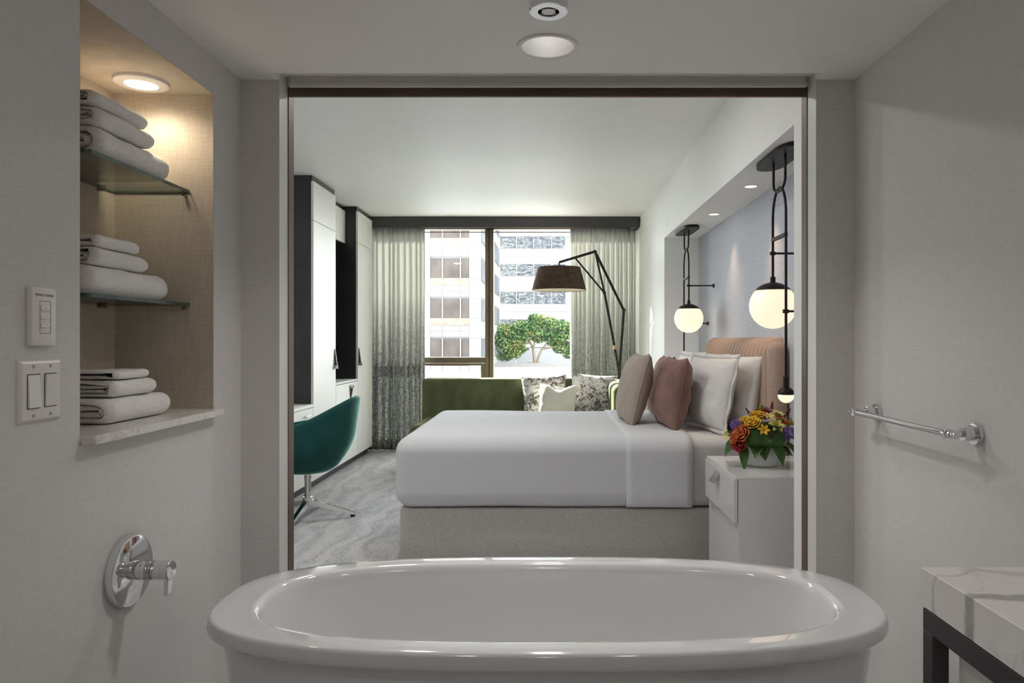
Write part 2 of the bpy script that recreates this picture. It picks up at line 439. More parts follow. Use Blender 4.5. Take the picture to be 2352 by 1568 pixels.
# thin paper lining of the recess: far side, near side and top
ln = B().box(-1.295, -1.0005, 2.110, 2.1125, 1.03, 1.987).box(-1.295, -1.0005, 1.5065, 1.509, 1.03, 1.987).box(-1.295, -1.0005, 1.509, 2.110, 1.985, 1.988)
struct('wall_recess_lining', ln, 'niche_paper', 'beige papered sides and top of the towel recess')
struct('wall_right', B().box(1.0, 1.42, -1.5, 2.298, 0, RZ), 'wallpaper', 'linen-papered grey wall behind the towel bar')
struct('wall_back', B().box(-1.4, 1.4, -1.62, -1.5, 0, RZ), 'wallpaper', 'grey papered wall at the near end of the bathroom')
# wall with the wide opening (left cheek, right cheek, lintel above the shade slot)
OX = .877
w = B().box(-2.6, -OX, 2.298, 2.42, 0, RZ+.1).box(OX, 1.5, 2.298, 2.42, 0, RZ+.1).box(-OX, OX, 2.362, 2.42, 2.10, RZ+.1)
struct('wall_front', w, 'wallpaper', 'grey papered wall around the wide opening to the bedroom')
j = B()
for s in (-1, 1):
    x0, x1 = sorted((s*OX, s*(OX-.003))); j.box(x0, x1, 2.2975, 2.372, 0, CZ+.09)
struct('trim_1', j, 'jamb_paint', 'pale painted edges of the opening beside the tub')
c = B()
c.box(-1.0, -.2, -1.5, 2.242, CZ, CZ+.06).box(.2, 1.0, -1.5, 2.242, CZ, CZ+.06).box(-.2, .2, -1.5, 1.85, CZ, CZ+.06)
hole_plate(c, -.2, .2, 1.85, 2.242, CZ, 0, 2.04, .083)
c.box(-.2, .2, 2.2415, 2.242, CZ, CZ+.06)
c.box(-1.0, -.872, 2.242, 2.298, CZ, CZ+.06).box(.872, 1.0, 2.242, 2.298, CZ, CZ+.06)
c.box(-1.0, 1.0, -1.5, 2.242, CZ+.14, CZ+.2).box(-.878, .878, 2.242, 2.364, CZ+.030, CZ+.07)                     # deck above
c.box(-.878, .878, 2.234, 2.242, CZ+.0005, CZ+.14)              # slot cheek
struct('ceiling', c, 'ceil_paint', 'pale painted bathroom ceiling with a shade slot')
# bronze frame round the opening
f = B()
for s in (-1, 1):
    x0, x1 = sorted((s*(OX+.001), s*(OX-.006))); f.box(x0, x1, 2.372, 2.421, 0, 2.10, .001, 1)
struct('trim_2', f, 'bronze', 'dark bronze side members framing the bedroom opening', angle=30)
f = B().box(-OX, OX, 2.372, 2.384, 2.068, 2.101, .001, 1)
struct('trim_3', f, 'bronze', 'dark bronze header across the top of the bedroom opening', angle=30)

# bedroom shell
struct('floor_bedroom', B().box(-2.6, 1.5, 2.42, 8.3, -.12, 0), 'carpet', 'grey carpet with swirling blue streaks')
struct('ceiling_bedroom', B().box(-2.7, 1.5, 2.36, 8.06, RZ, RZ+.12), 'white_paint', 'smooth white bedroom ceiling')
struct('wall_bedroom_left', B().box(-2.72, -2.58, 2.3, 8.3, -.1, RZ), 'white_paint', 'white bedroom wall behind the wardrobes')
w = B().box(1.03, 1.5, 2.42, 2.95, 0, RZ).box(1.03, 1.5, 6.226, 8.3, 0, RZ).box(1.03, 1.5, 2.95, 6.226, 2.15, RZ).box(1.40, 1.5, 2.95, 6.226, 0, 2.15)
struct('wall_bedroom_right', w, 'white_paint', 'white bedroom wall with a deep alcove over the bed')
struct('wall_headboard', B().box(1.333, 1.40, 2.951, 6.225, 0, 2.149), 'headwall', 'blue-grey papered alcove wall behind the headboard')
w = B().box(-2.6, -2.2, 8.06, 8.2, 0, RZ).box(.95, 1.5, 8.06, 8.2, 0, RZ).box(-2.2, .95, 8.06, 8.2, 2.56, RZ).box(-2.2, .95, 8.06, 8.2, -.1, .12)
struct('wall_window', w, 'white_paint', 'white wall around the bedroom window')
bb = B().box(1.018, 1.03, 2.44, 2.95, 0, .1, .002, 1).box(1.018, 1.03, 6.226, 7.9, 0, .1, .002, 1)
struct('baseboard_right', bb, 'white_paint', 'low white skirting along the bedroom wall')

# window
WN = thing('window_1', 'tall bronze-framed bedroom window looking on to white towers', 'window', (-.6, 8.1, .12)); WN['kind'] = 'structure'
del WN['category']
def wf(nm, *bx):
    b = B()
    for q in bx: b.box(*q, .004, 1)
    return b.build(nm, 'window_bronze', WN, 30)
wf('frame_head', (-2.2, .95, 8.06, 8.16, 2.515, 2.56)); wf('frame_sill', (-2.2, .95, 8.06, 8.16, .12, .17))
wf('frame_jamb', (-2.2, -2.14, 8.06, 8.16, .17, 2.515)); wf('frame_jamb', (.89, .95, 8.06, 8.16, .17, 2.515))
wf('mullion', (-.715, -.673, 8.05, 8.16, .17, 2.515)); wf('mullion', (-.667, -.618, 8.05, 8.16, .17, 2.515)); wf('mullion_core', (-.674, -.666, 8.07, 8.15, .17, 2.515))
wf('transom', (-2.14, -.715, 8.06, 8.15, .985, 1.05)); wf('transom_ledge', (-2.14, -.715, 8.045, 8.07, .955, .982))
wf('sash_stile', (-.765, -.715, 8.065, 8.14, .17, .957)); wf('sash_stile', (-2.14, -2.09, 8.065, 8.14, .17, .957)); wf('sash_rail', (-2.09, -.765, 8.065, 8.14, .17, .22))
for q in ((-2.14, -.715, 1.05, 2.515), (-2.09, -.765, .22, .957), (-.618, .89, .17, 2.515)):
    B().box(q[0], q[1], 8.105, 8.11, q[2], q[3]).build('pane', 'window_glass', WN, 0)
B().box(-2.14, .89, 8.085, 8.10, 2.478, 2.487).build('blind_rail', 'window_bronze', WN, 0)

# ================================================================== OUTSIDE
struct('ground', B().box(-150, 150, 12, 220, -14.2, -14), 'asphalt', 'street level far below the window')
TR = struct('terrace', B().box(-26, 26, 40, 88.9, -14, -1.40), 'terrace', 'pale roof terrace below the white office tower')
# left tower
LB = thing('office_tower', 'white tiled tower with tan-panelled windows left of the mullion', 'building', (-15, 60, -14))
B().box(-30, -5.72, 60.25, 83, -14, 26).build('core_wall', 'facade', LB, 0)
colsx = [-16.6, -15.5, -13.93, -12.6, -11.03, -10.0, -8.96, -7.43, -6.70, -5.67]
P0, RH = 8.21, 3.415
zs = []
for k in range(-4, 4):
    top = P0+RH*k; zs += [(top-1.70-.63-.49, top-1.70-.63, 's'), (top-1.70-.63-.98, top-1.70-.63-.49, 's')]
tile_me = {}
for i in range(4, 9):
    x0, x1 = colsx[i], colsx[i+1]; win = (5 <= i <= 7)
    if win:
        spans = [(a, b) for a, b, _ in zs]
    else:
        spans = []
        for k in range(-4, 4):
            t0 = P0+RH*k; n_ = 6
            spans += [(t0-RH+RH*q/n_, t0-RH+RH*(q+1)/n_) for q in range(n_)]
    for (a, b_) in spans:
        if b_ < -1.6 or a > 12: continue
        key = (i, round(b_-a, 3))
        g = .012
        if key not in tile_me:
            bb = B().box(g, x1-x0-g, 0, .16, g, b_-a-g); tile_me[key] = bb.mesh('facade_tile', 'facade', 0)
        o = bpy.data.objects.new('facade_tile', tile_me[key]); COL.objects.link(o); o.location = (x0, 60.08, a); attach(o, LB)
B().box(-30, -11.03, 60.08, 60.25, -14, 26).build('end_wall', 'facade', LB, 0)
for k in range(-3, 3):
    top = P0+RH*k
    wo = B().box(-10.0, -6.70, 60.18, 60.24, top-1.70, top).build('window', 'side_pane', LB, 0)
    wx = [-10.0, -8.96, -7.43, -6.70]
    for q in range(3):
        B().box(wx[q]+.03, wx[q+1]-.03, 60.12, 60.16, top-1.68, top-.02).build('pane', 'pane_tan', wo, 0)
    for q in (1, 2):
        B().box(wx[q]-.045, wx[q]+.045, 60.02, 60.17, top-1.70, top).build('mullion', 'mull_white', wo, 0)
    B().box(-10.0, -6.70, 60.05, 60.2, top-2.33, top-1.70).build('spandrel_panel', 'spandrel', LB, 0)
# side face of the tower: bands of glass and white panels
for k in range(-3, 3):
    top = P0+RH*k
    for q in range(6):
        y0 = 60.6+q*3.7
        B().box(-5.75, -5.66, y0, y0+3.5, top-1.9, top).build('side_window', 'side_pane', LB, 0)
    B().box(-5.75, -5.67, 60.3, 83, top-3.3, top-2.0).build('side_panel', 'facade', LB, 0)
# right tower
RB = thing('office_tower', 'white tower with ribbon windows behind the green tree', 'building', (0, 89, -14))
B().box(-9, 20, 89.25, 110, -14, 32).build('core_wall', 'facade2', RB, 0)
rx = [-6.05, -3.95, -1.76, .49, 2.2]
for k in range(-2, 2):
    top = 1.25+9.53+3.49*k
    wo = B().box(-8.2, 2.2, 89.18, 89.24, top-1.50, top).build('ribbon_window', 'side_pane', RB, 0)
    B().box(-8.2, -6.05-.04, 89.12, 89.17, top-1.48, top-.02).build('pane', 'pane_blue', wo, 0)
    for q in range(4):
        B().box(rx[q]+.03, rx[q+1]-.03, 89.12, 89.17, top-1.48, top-.02).build('pane', 'pane_blue', wo, 0)
        B().box(rx[q]-.05, rx[q]+.05, 89.08, 89.17, top-1.50, top).build('mullion', 'mull_white', wo, 0)
pc = [-8.2]+rx+[4.2]
for k in range(-2, 3):
    z1 = 1.25+9.53+3.49*k-1.50; z0 = z1-1.99
    for q in range(len(pc)-1):
        for (a, b_) in ((z0, (z0+z1)/2), ((z0+z1)/2, z1)):
            B().box(pc[q]+.015, pc[q+1]-.015, 89.08, 89.25, a+.015, b_-.015).build('facade_panel', 'facade2', RB, 0)
    if k < 2: B().box(2.215, 4.185, 89.08, 89.25, z0-1.5+.015, z0-.015).build('facade_panel', 'facade2', RB, 0)
# terrace wall and planting
tw = thing('terrace_wall', 'low pale glazed wall behind the terrace tree', 'wall', (0, 80, -1.4))
for q in range(12):
    x = -7.2+q*1.2
    B().box(x+.02, x+1.18, 79.9, 80.1, -1.4, .2).build('panel', 'facade2', tw, 0)
tag(B().box(-5.5, 26, 69.2, 69.6, -1.4, -1.05).build('planter_kerb', 'terrace', None, 0), 'low pale kerb along the terrace under the tree', 'kerb')
hd = B(); rnd = random.Random(3)
def blade(b, c, s, rnd, up=None):
    d = Vector((rnd.gauss(0, 1), rnd.gauss(0, 1), rnd.gauss(0, 1))).normalized(); e = d.orthogonal().normalized(); e = Matrix.Rotation(rnd.random()*6.28, 3, d) @ e
    c = Vector(c); b._faces([c-d*s-e*s*.15, c+e*s*.55, c+d*s, c-e*s*.5], [(0, 1, 2, 3)])
for q in range(2600):
    x = rnd.uniform(-5.3, 8); h = .10+.35*abs(noise.noise(Vector((x*.8, 0, 5))))
    blade(hd, (x, rnd.uniform(69.8, 70.4), -1.4+rnd.random()*(h+.1)), rnd.uniform(.06, .13), rnd)
h_ = tag(hd.build('hedge', 'foliage', None, 0, recalc=False), 'low dark planting along the terrace under the tree', 'hedge'); h_['kind'] = 'stuff'
# tree
TG = thing('terrace_tree', 'broad green tree with yellowing crown on the roof terrace', 'tree', (-1.25, 71, -1.4))
b = B()
def limb(b, pts, r0, r1):
    n_ = len(pts); b.tube(pts, [r0+(r1-r0)*i/(n_-1) for i in range(n_)], 8)
limb(b, [(-1.3, 71, -1.4), (-1.35, 71, -.6), (-1.45, 71, .2), (-1.7, 71.1, .9), (-2.4, 71.2, 1.6), (-3.4, 71, 2.1)], .17, .05)
b.build('trunk', 'bark', TG, 40)
for pts, a_, c_ in (([(-1.1, 71, -1.4), (-.95, 70.9, -.5), (-.6, 70.9, .3), (0, 71, 1.0), (1.0, 71.2, 1.6)], .13, .04),
                    ([(-1.45, 71, .2), (-1.3, 70.7, 1.2), (-1.0, 70.8, 2.2), (-.7, 71, 3.0)], .10, .03),
                    ([(-.6, 70.9, .3), (.5, 70.5, .5), (1.5, 70.6, .6), (2.4, 71, .5)], .08, .03),
                    ([(-1.7, 71.1, .9), (-2.5, 70.6, .9), (-3.6, 70.8, .8)], .08, .03)):
    bb = B(); limb(bb, pts, a_, c_); bb.build('branch', 'bark', TG, 40)
fo = B(); rnd = random.Random(11)
clumps = []
for (cx, cz, rx_, rz_) in ((-3.9, 1.9, 1.3, .9), (-2.6, 2.4, 1.3, .8), (-1.5, 2.6, 1.1, .75), (-1.15, 3.4, .9, .5), (-.2, 3.0, 1.2, .6), (1.0, 2.6, 1.4, .7), (2.3, 2.4, 1.2, .75),
                          (-3.3, .9, 1.2, .7), (-4.2, .4, 1.0, .8), (-2.3, 1.4, .9, .5), (.2, 1.7, 1.2, .5), (1.6, 1.4, 1.4, .6), (2.6, .5, 1.1, .7), (1.4, .3, .9, .5), (3.2, 1.6, 1.0, .7), (-.7, 1.2, .8, .35), (2.2, -.3, .7, .4), (-3.6, -.3, .9, .45), (-2.5, .3, .6, .35), (.5, .8, .6, .3), (-4.6, 1.2, .9, .9), (-3.0, 1.6, 1.0, .6), (-1.2, 1.9, 1.2, .5), (3.4, .2, .9, .9), (2.9, -.5, .8, .4), (-4.4, -.5, .8, .5), (-3.2, .1, .9, .5), (1.0, 1.0, .9, .4), (3.2, 2.2, .9, .6), (-4.4, 2.3, .8, .6)):
    clumps.append((cx, cz+.02, rx_, rz_))
for (cx, cz, rx_, rz_) in clumps:
    for q in range(int(1150*rx_*rz_/.9)):
        v = Vector((rnd.gauss(0, 1), rnd.gauss(0, 1), rnd.gauss(0, 1))).normalized()*(rnd.random()**.33)
        if v.z < -.3 and rnd.random() < .5: continue
        blade(fo, (cx+v.x*rx_, 71+v.y*rx_, cz+v.z*rz_), rnd.uniform(.08, .17), rnd)
fo_ = fo.build('foliage', 'foliage', TG, 0, recalc=False); fo_['kind'] = 'stuff'

# ================================================================== BATHROOM THINGS
# bathtub
def sup(a, bb, z, n=2.75, N=96, c=(0, 1.819)):
    r = []
    for k in range(N):
        t_ = 2*PI*k/N; ct, st = math.cos(t_), math.sin(t_)
        r.append((c[0]+a*.977*math.copysign(abs(ct)**(2/n), ct), c[1]+bb*math.copysign(abs(st)**(2/n), st), z))
    return r
T = thing('bathtub', 'white oval freestanding bathtub with wide glossy rim', 'bathtub', (0, 1.819, 0))
b = B()
b.rings([sup(.03, .012, .150, 2), sup(.42, .13, .150, 2.4), sup(.55, .175, .165, 2.6), sup(.61, .20, .20, 2.8), sup(.66, .225, .30, 2.8), sup(.70, .245, .42, 2.8), sup(.727, .258, .53, 2.8),
         sup(.736, .263, .570, 2.8), sup(.741, .267, .583, 2.8), sup(.750, .274, .5885, 2.8), sup(.760, .281, .589, 2.9)], True, False)
b.build('basin', 'tub', T, 60)
b = B()
b.rings([sup(.760, .281, .589, 2.9), sup(.80, .305, .5895, 2.8), sup(.846, .329, .589, 2.75), sup(.853, .335, .587), sup(.857, .338, .581), sup(.860, .341, .566), sup(.859, .340, .556), sup(.853, .335, .549), sup(.835, .318, .546), sup(.815, .30, .546)], False, False)
b.build('rim', 'tub', T, 60)
b = B()
b.rings([sup(.829, .312, .5465), sup(.826, .310, .53), sup(.808, .297, .40), sup(.785, .28, .25), sup(.765, .265, .10), sup(.755, .26, .02), sup(.75, .255, 0)], False, True)
b.build('body', 'tub', T, 60)
b = B().lathe([(.0, .158), (.03, .158), (.034, .154), (.034, .145)], (0, 1.819, 0), seg=28, cap0=True)
b.build('drain', 'chrome', T, 40)

# glass shelves in the recess
def glass_shelf(z, label):
    t_ = thing('glass_shelf', label, 'shelf', (-1.18, 1.88, z), group='glass shelves in the towel recess')
    r = .02; pl = [(-1.293, 2.108), (-1.293, 1.64), (-1.07-r, 1.64)]
    for k in range(1, 6): a = -PI/2+PI/2*k/5; pl.append((-1.07-r+r*math.cos(a), 1.64+r+r*math.sin(a)))
    pl += [(-1.07, 2.108)]
    b = B(); n_ = len(pl)
    lo = [b.bm.verts.new((p[0], p[1], z)) for p in pl]; hi = [b.bm.verts.new((p[0], p[1], z+.0095)) for p in pl]
    b.bm.faces.new(lo[::-1]); b.bm.faces.new(hi)
    for k in range(n_):
        q = b.bm.faces.new((lo[k], lo[(k+1) % n_], hi[(k+1) % n_], hi[k])); q.material_index = 1
    b.build('glass_panel', ['shelf_glass', 'shelf_edge'], t_, 30, recalc=False)
    for y in (1.72, 2.03):
        B().cyl((-1.296, y, z-.005), (-1.272, y, z-.005), .0048, seg=12).build('shelf_pin', 'steel', t_)
    B().cyl((-1.083, 2.111, z-.0055), (-1.083, 2.094, z-.0055), .0048, seg=12).build('shelf_pin', 'steel', t_)
S1, S2, SILL = 1.25+.437, 1.25+.100, 1.044
glass_shelf(S1, 'upper glass shelf in the towel recess')
glass_shelf(S2, 'lower glass shelf in the towel recess')
s_ = B().box(-1.29, -.967, 1.5095, 2.1095, SILL-.0195, SILL, .0015, 1).build('stone_ledge', 'sill_stone', None, 30)
tag(s_, 'pale stone ledge jutting out under the lowest towels', 'ledge')

def towel(label, x1, x0, y0, y1, z, t, layers=2, seed=0, group='folded white towels in the recess', droop=0):
    """terry towel folded over towards +X: nested U ribbons swept along Y"""
    b = B(); NY = 22
    g = .0008
    th = (t-g*2)/(2*layers)            # thickness of one ply
    for L in range(layers):
        rm = t/2-th*(L+.5)             # middle radius of this ply
        ri, ro = rm-th*.47, rm+th*.47
        xs = x1-t/2 - (0 if L == 0 else 0)
        xe = x0+.012*L+.01*(seed % 3)
        path = []
        K = 9
        for k in range(K+1): path.append((xe+(xs-xe)*k/K, -1, 0))
        for k in range(1, 10): path.append((xs, -PI/2+PI*k/10, 1))
        for k in range(K+1): path.append((xs-(xs-xe)*k/K, 1, 0))
        def pt(p, r):
            if p[2] == 0: return (p[0], p[1]*r)
            return (p[0]+r*math.cos(p[1]), r*math.sin(p[1]))
        rings = []
        for i in range(NY+1):
            v = i/NY; yy = y0+(y1-y0)*v
            d = min(v, 1-v)*(y1-y0)
            e0 = .016 if v < .5 else .03
            f = 1 if d > e0 else math.sqrt(max(.02, 1-(1-d/e0)**2))
            outer = []; inner = []
            for p in path:
                a = pt(p, rm+(ro-rm)*f); c_ = pt(p, rm-(rm-ri)*f)
                def j(q):
                    nn = noise.noise(Vector((q[0]*14+seed*7, yy*14, q[1]*22+L*3)))
                    n2 = noise.noise(Vector((q[0]*60+seed*3, yy*60, q[1]*60)))
                    zz = z+t/2+q[1]*(1 if d > e0 else 1-.12*(1-d/e0)) + .0035*nn*(1 if q[1] > 0 else .25) + .0008*n2
                    xx = q[0]+.004*nn+.0008*n2
                    if q[0] > xs: xx -= (1-f)*.012
                    zz -= droop*max(0, (v-.45))**2*4*(q[1] > -t)
                    return (xx, yy+.003*nn, max(z+.0004, zz))
                outer.append(j(a)); inner.append(j(c_))
            rings.append(outer+inner[::-1])
        b.rings(rings)
    o = b.build('folded_towel', 'terry', None, 70)
    tag(o, label, 'towel', group)
    return o
z = SILL+.0006
towel('large folded bath towel lying on the stone ledge', -1.045, -1.285, 1.695, 1.975, z, .062, 2, 1); z += .063
towel('folded hand towel, middle of the stack on the stone ledge', -1.055, -1.275, 1.725, 1.92, z, .042, 2, 2); z += .043
towel('thin folded face cloth topping the stack on the stone ledge', -1.062, -1.27, 1.735, 1.895, z, .022, 1, 3)
z = S2+.0101
towel('thick folded bath towel lying on the lower glass shelf', -1.078, -1.288, 1.66, 2.02, z, .070, 2, 4); z += .071
towel('folded hand towel, middle of the stack on the lower glass shelf', -1.082, -1.28, 1.69, 1.93, z, .044, 2, 5); z += .045
towel('thin folded face cloth topping the stack on the lower glass shelf', -1.086, -1.275, 1.70, 1.895, z, .030, 1, 6)
z = S1+.0101
towel('plump folded bath towel lying on the upper glass shelf', -1.078, -1.288, 1.70, 2.03, z, .074, 2, 7); z += .075
towel('folded hand towel, middle of the stack on the upper glass shelf', -1.080, -1.28, 1.70, 1.955, z, .046, 2, 8); z += .047
towel('folded face cloth topping the stack on the upper glass shelf', -1.085, -1.275, 1.69, 1.93, z, .036, 2, 9)

# recess lamp
def disc_lamp(name, label, c, r, rl, lens, group=None, drop=.012):
    t_ = thing(name, label, 'light', (c[0], c[1], c[2]-drop), group=group)
    b = B().lathe([(rl, -drop), (r*.86, -drop), (r*.97, -drop*.72), (r, -drop*.3), (r, 0)], c, seg=40)
    b.build('trim_ring', 'plastic', t_, 40)
    b = B().lathe([(.0005, -drop-.0005), (rl*.7, -drop-.0005), (rl, -drop+.0005)], c, seg=32, cap0=True)
    b.build('lens', lens, t_, 50)
    return t_
t_ = disc_lamp('recess_light', 'round lit puck light in the top of the towel recess', (-1.155, 2.005, 1.9849), .072, .044, 'lens_white')
lamp('recess_lamp', 'SPOT', (-1.155, 2.005, 1.966), 2.0, (1.0, .85, .64), t_, .05, (0, 0, 0), math.radians(165), .6)

# shade keypad on the left wall (faces +X)
t_ = thing('shade_keypad', 'tall white keypad lettered PRIVACY SHADE above the rocker switches', 'switch', (-1.0, 1.383, 1.295))
y0, y1, z0, z1 = 1.352, 1.4186, 1.238, 1.352
B().box(-1.0005, -.988, y0, y1, z0, z1, .003, 2).build('plate', 'plastic', t_, 40)
gy0, gy1, gz0, gz1 = 1.372, 1.402, 1.262, 1.326
for q in ((gy0, gy1, gz1-.0008, gz1), (gy0, gy1, gz0, gz0+.0008), (gy1-.0008, gy1, gz0, gz1), (gy0, gy0+.0006, gz0, gz1)):
    B().box(-.9882, -.9877, *q).build('groove', 'groove', t_, 0)
for k in range(3):
    zz = 1.274+.0165*k
    bo = B().box(-.9885, -.9845, 1.3735, 1.3965, zz, zz+.009, .001, 1).build('button', 'plastic_hi', t_, 30)
    B().box(-.9848, -.9843, 1.382, 1.388, zz+.0045, zz+.0052).build('indicator', 'ink', bo, 0)
def lettering(txt, size, loc, rot, mat, parent, name='lettering'):
    cu = bpy.data.curves.new('tmp', 'FONT'); cu.body = txt; cu.size = size; cu.align_x = 'CENTER'; cu.extrude = .0001; cu.resolution_u = 3
    to = bpy.data.objects.new('tmp', cu); COL.objects.link(to); bpy.context.view_layer.update()
    me = bpy.data.meshes.new_from_object(to.evaluated_get(bpy.context.evaluated_depsgraph_get()))
    bpy.data.objects.remove(to, do_unlink=True); bpy.data.curves.remove(cu)
    me.transform(Matrix.LocRotScale(Vector(loc), rot, Vector((1, 1, 1)))); me.materials.clear(); me.materials.append(M[mat])
    o = bpy.data.objects.new(name, me); COL.objects.link(o); attach(o, parent); return o
from mathutils import Euler
lettering('PRIVACY SHADE', .0069, (-.9877, (y0+y1)/2, 1.335), Euler((PI/2, 0, PI/2)), 'ink', t_)
# two gang rocker switch
t_ = thing('light_switch', 'square white plate with two rocker switches', 'switch', (-1.0, 1.383, 1.15))
y0, y1, z0, z1 = 1.327, 1.4405, 1.091, 1.21
b = B()
def rr(x, i): return [(x, y0+i, z0+i), (x, y1-i, z0+i), (x, y1-i, z1-i), (x, y0+i, z1-i)]
b.rings([rr(-1.0005, 0), rr(-.9975, 0), rr(-.9945, .002), rr(-.9922, .006), rr(-.9918, .010)], True, True)
b.build('plate', 'plastic', t_, 20)
for k, yc in enumerate((1.3605, 1.4065)):
    B().box(-.9925, -.9912, yc-.0172, yc+.0172, 1.117, 1.184).build('rocker_frame', 'groove', t_, 0)
    d = (.003, -.001) if k == 0 else (-.0005, .0025)
    pts = []
    for (zz, p) in ((1.119, d[0]), (1.1505, .0012), (1.182, d[1])):
        pts.append([(-.992, yc-.0155, zz), (-.992, yc+.0155, zz), (-.9895+p, yc+.0155, zz), (-.9895+p, yc-.0155, zz)])
    B().rings(pts).build('rocker', 'plastic_hi' if k == 0 else 'plastic', t_, 10)
    for zz in (1.103, 1.198):
        so = B().cyl((-.9925, yc, zz), (-.9908, yc, zz), .0032, seg=14).build('screw', 'steel', t_)
# shower valve
t_ = thing('shower_valve', 'round chrome shower valve with a small lever handle', 'faucet', (-1.0, 1.67, .705))
cc = (-1.0, 1.672, .704)
B().lathe([(.0838, 0), (.0838, .010), (.0815, .018), (.078, .020), (.0, .0205)], cc, (1, 0, 0), 56).build('escutcheon', 'chrome', t_, 30)
B().lathe([(.0225, .019), (.0225, .042), (.0218, .0435), (.0218, .062), (.0225, .0635), (.0225, .066)], cc, (1, 0, 0), 36).build('stem', 'chrome', t_, 30)
h_ = B().lathe([(.0, .066), (.0215, .066), (.0225, .0685), (.0225, .091), (.0232, .092), (.0232, .106), (.021, .109), (.0, .1095)], cc, (1, 0, 0), 36).build('handle', 'chrome', t_, 30)
B().hexa([(-1.0+.094, 1.664, .645), (-1.0+.103, 1.664, .645), (-1.0+.094, 1.680, .645), (-1.0+.103, 1.680, .645), (-1.0+.096, 1.662, .690), (-1.0+.107, 1.662, .690), (-1.0+.096, 1.682, .690), (-1.0+.107, 1.682, .690)]).build('lever', 'chrome', h_, 20)
# towel bar on right wall
t_ = thing('towel_bar', 'chrome towel bar on two round posts', 'towel bar', (1.0, 1.89, 1.03))
for k, y in enumerate((2.135, 1.640)):
    zz = 1.031
    r_ = B().lathe([(.0, 0), (.0258, 0), (.0258, .009), (.0245, .011), (.0, .0112)], (1.0, y, zz), (-1, 0, 0), 40).build('rosette', 'chrome', t_, 30)
    B().lathe([(.0165, .0105), (.0165, .036), (.0155, .037), (.0, .0372)], (1.0, y, zz), (-1, 0, 0), 32).build('post', 'chrome', t_, 30)
    B().lathe([(.0085, .036), (.0085, .058), (.0115, .060), (.0115, .078), (.0, .079)], (1.0, y, zz), (-1, 0, 0), 24).build('neck', 'chrome', t_, 30)
    B().cyl((.931, y-.016, zz), (.931, y+.016, zz), .0098, seg=24, bev=.001).build('sleeve', 'chrome', t_, 30)
    e = -1 if k else 1
    B().cyl((.931, y+e*.016, zz), (.931, y+e*.036, zz), .0078, seg=24, bev=.001).build('end_cap', 'chrome', t_, 30)
B().cyl((.931, 1.655, 1.031), (.931, 2.12, 1.031), .0085, seg=28).build('bar', 'chrome', t_, 30)
# vanity
VX, VY, VZ = .592, 1.119, .890
t_ = thing('vanity', 'marble-topped vanity on a black metal frame', 'vanity', (.8, .4, 0))
b = B().box(VX, .999, -.35, VY, VZ-.061, VZ, .0012, 1)
b.build('countertop', 'marble', t_, 30)
def fr(nm, *q): return B().box(*q, .001, 1).build(nm, 'vanity_metal', t_, 30)
ZF = VZ-.0635
fr('frame_rail', VX+.002, VX+.028, -.35, VY-.002, ZF-.034, ZF); fr('frame_rail', VX+.028, .998, VY-.03, VY-.002, ZF-.034, ZF); fr('frame_spacer', VX+.004, .998, -.34, VY-.004, ZF, VZ-.0605)
fr('leg', VX+.002, VX+.028, VY-.03, VY-.002, 0, ZF-.034); fr('leg', VX+.002, VX+.028, -.35, -.322, 0, ZF-.034); fr('leg', .972, .998, VY-.03, VY-.002, 0, ZF-.034)
fr('frame_rail', VX+.002, VX+.028, -.322, VY-.03, .10, .128)
B().box(VX+.03, .998, -.34, VY-.052, .16, ZF-.001, .001, 1).build('drawer_box', 'lacquer', t_, 30)

# ceiling downlight over the tub
def downlight(label, x, y, e, group=None, lens='lens_white', holed=True):
    t_ = thing('ceiling_light', label, 'light', (x, y, CZ), group=group)
    B().lathe([(.0745, .000), (.0755, -.003), (.080, -.0045), (.086, -.0045), (.0895, -.003), (.0895, .0002)], (x, y, CZ), seg=56).build('trim_ring', 'plastic', t_, 50)
    if holed:
        B().lathe([(.0750, -.001), (.069, .04), (.058, .078), (.052, .088)], (x, y, CZ), seg=56).build('reflector', 'reflector', t_, 60)
        B().lathe([(.0005, .087), (.053, .087)], (x, y, CZ), seg=32).build('lens', lens, t_)
        lo = lamp('tub_lamp', 'AREA', (x, y, CZ+.004), e, BATH_W, t_, .13); lo.data.spread = math.radians(118)
    else:
        B().lathe([(.0005, -.002), (.0745, -.0015)], (x, y, CZ), seg=32).build('lens', lens, t_)
        lamp('bath_fill_lamp', 'AREA', (x, y, CZ-.006), e, BATH_W, t_, .14)  # flush version, only for the added fill lights
    return t_
downlight('round recessed downlight in the ceiling over the tub', 0, 2.04, 1.6, lens='lens_dim')
# unseen fill lamps added behind the viewpoint to brighten the bathroom
downlight('added round fill light over the near end of the bathroom, left', -.45, .25, .7, 'added bathroom fill lights', holed=False)
downlight('added round fill light over the near end of the bathroom, right', .45, .25, .7, 'added bathroom fill lights', holed=False)
downlight('added round fill light by the bathroom back wall', 0, -.9, .7, 'added bathroom fill lights', holed=False)
# sprinkler
t_ = thing('sprinkler_head', 'short chrome fire sprinkler hanging from the bathroom ceiling', 'sprinkler', (0, 1.68, CZ))
B().lathe([(.0465, 0), (.0465, -.066), (.044, -.0675), (.0255, -.0675), (.0245, -.064), (.0235, -.045), (.0, -.045)], (.002, 1.68, CZ), seg=48).build('cup', 'chrome', t_, 30)
B().lathe([(.0, -.044), (.012, -.044), (.013, -.058), (.006, -.060), (.006, -.064), (.0165, -.065), (.0165, -.0665), (.0, -.067)], (.002, 1.68, CZ), seg=24).build('deflector', 'steel', t_, 30)
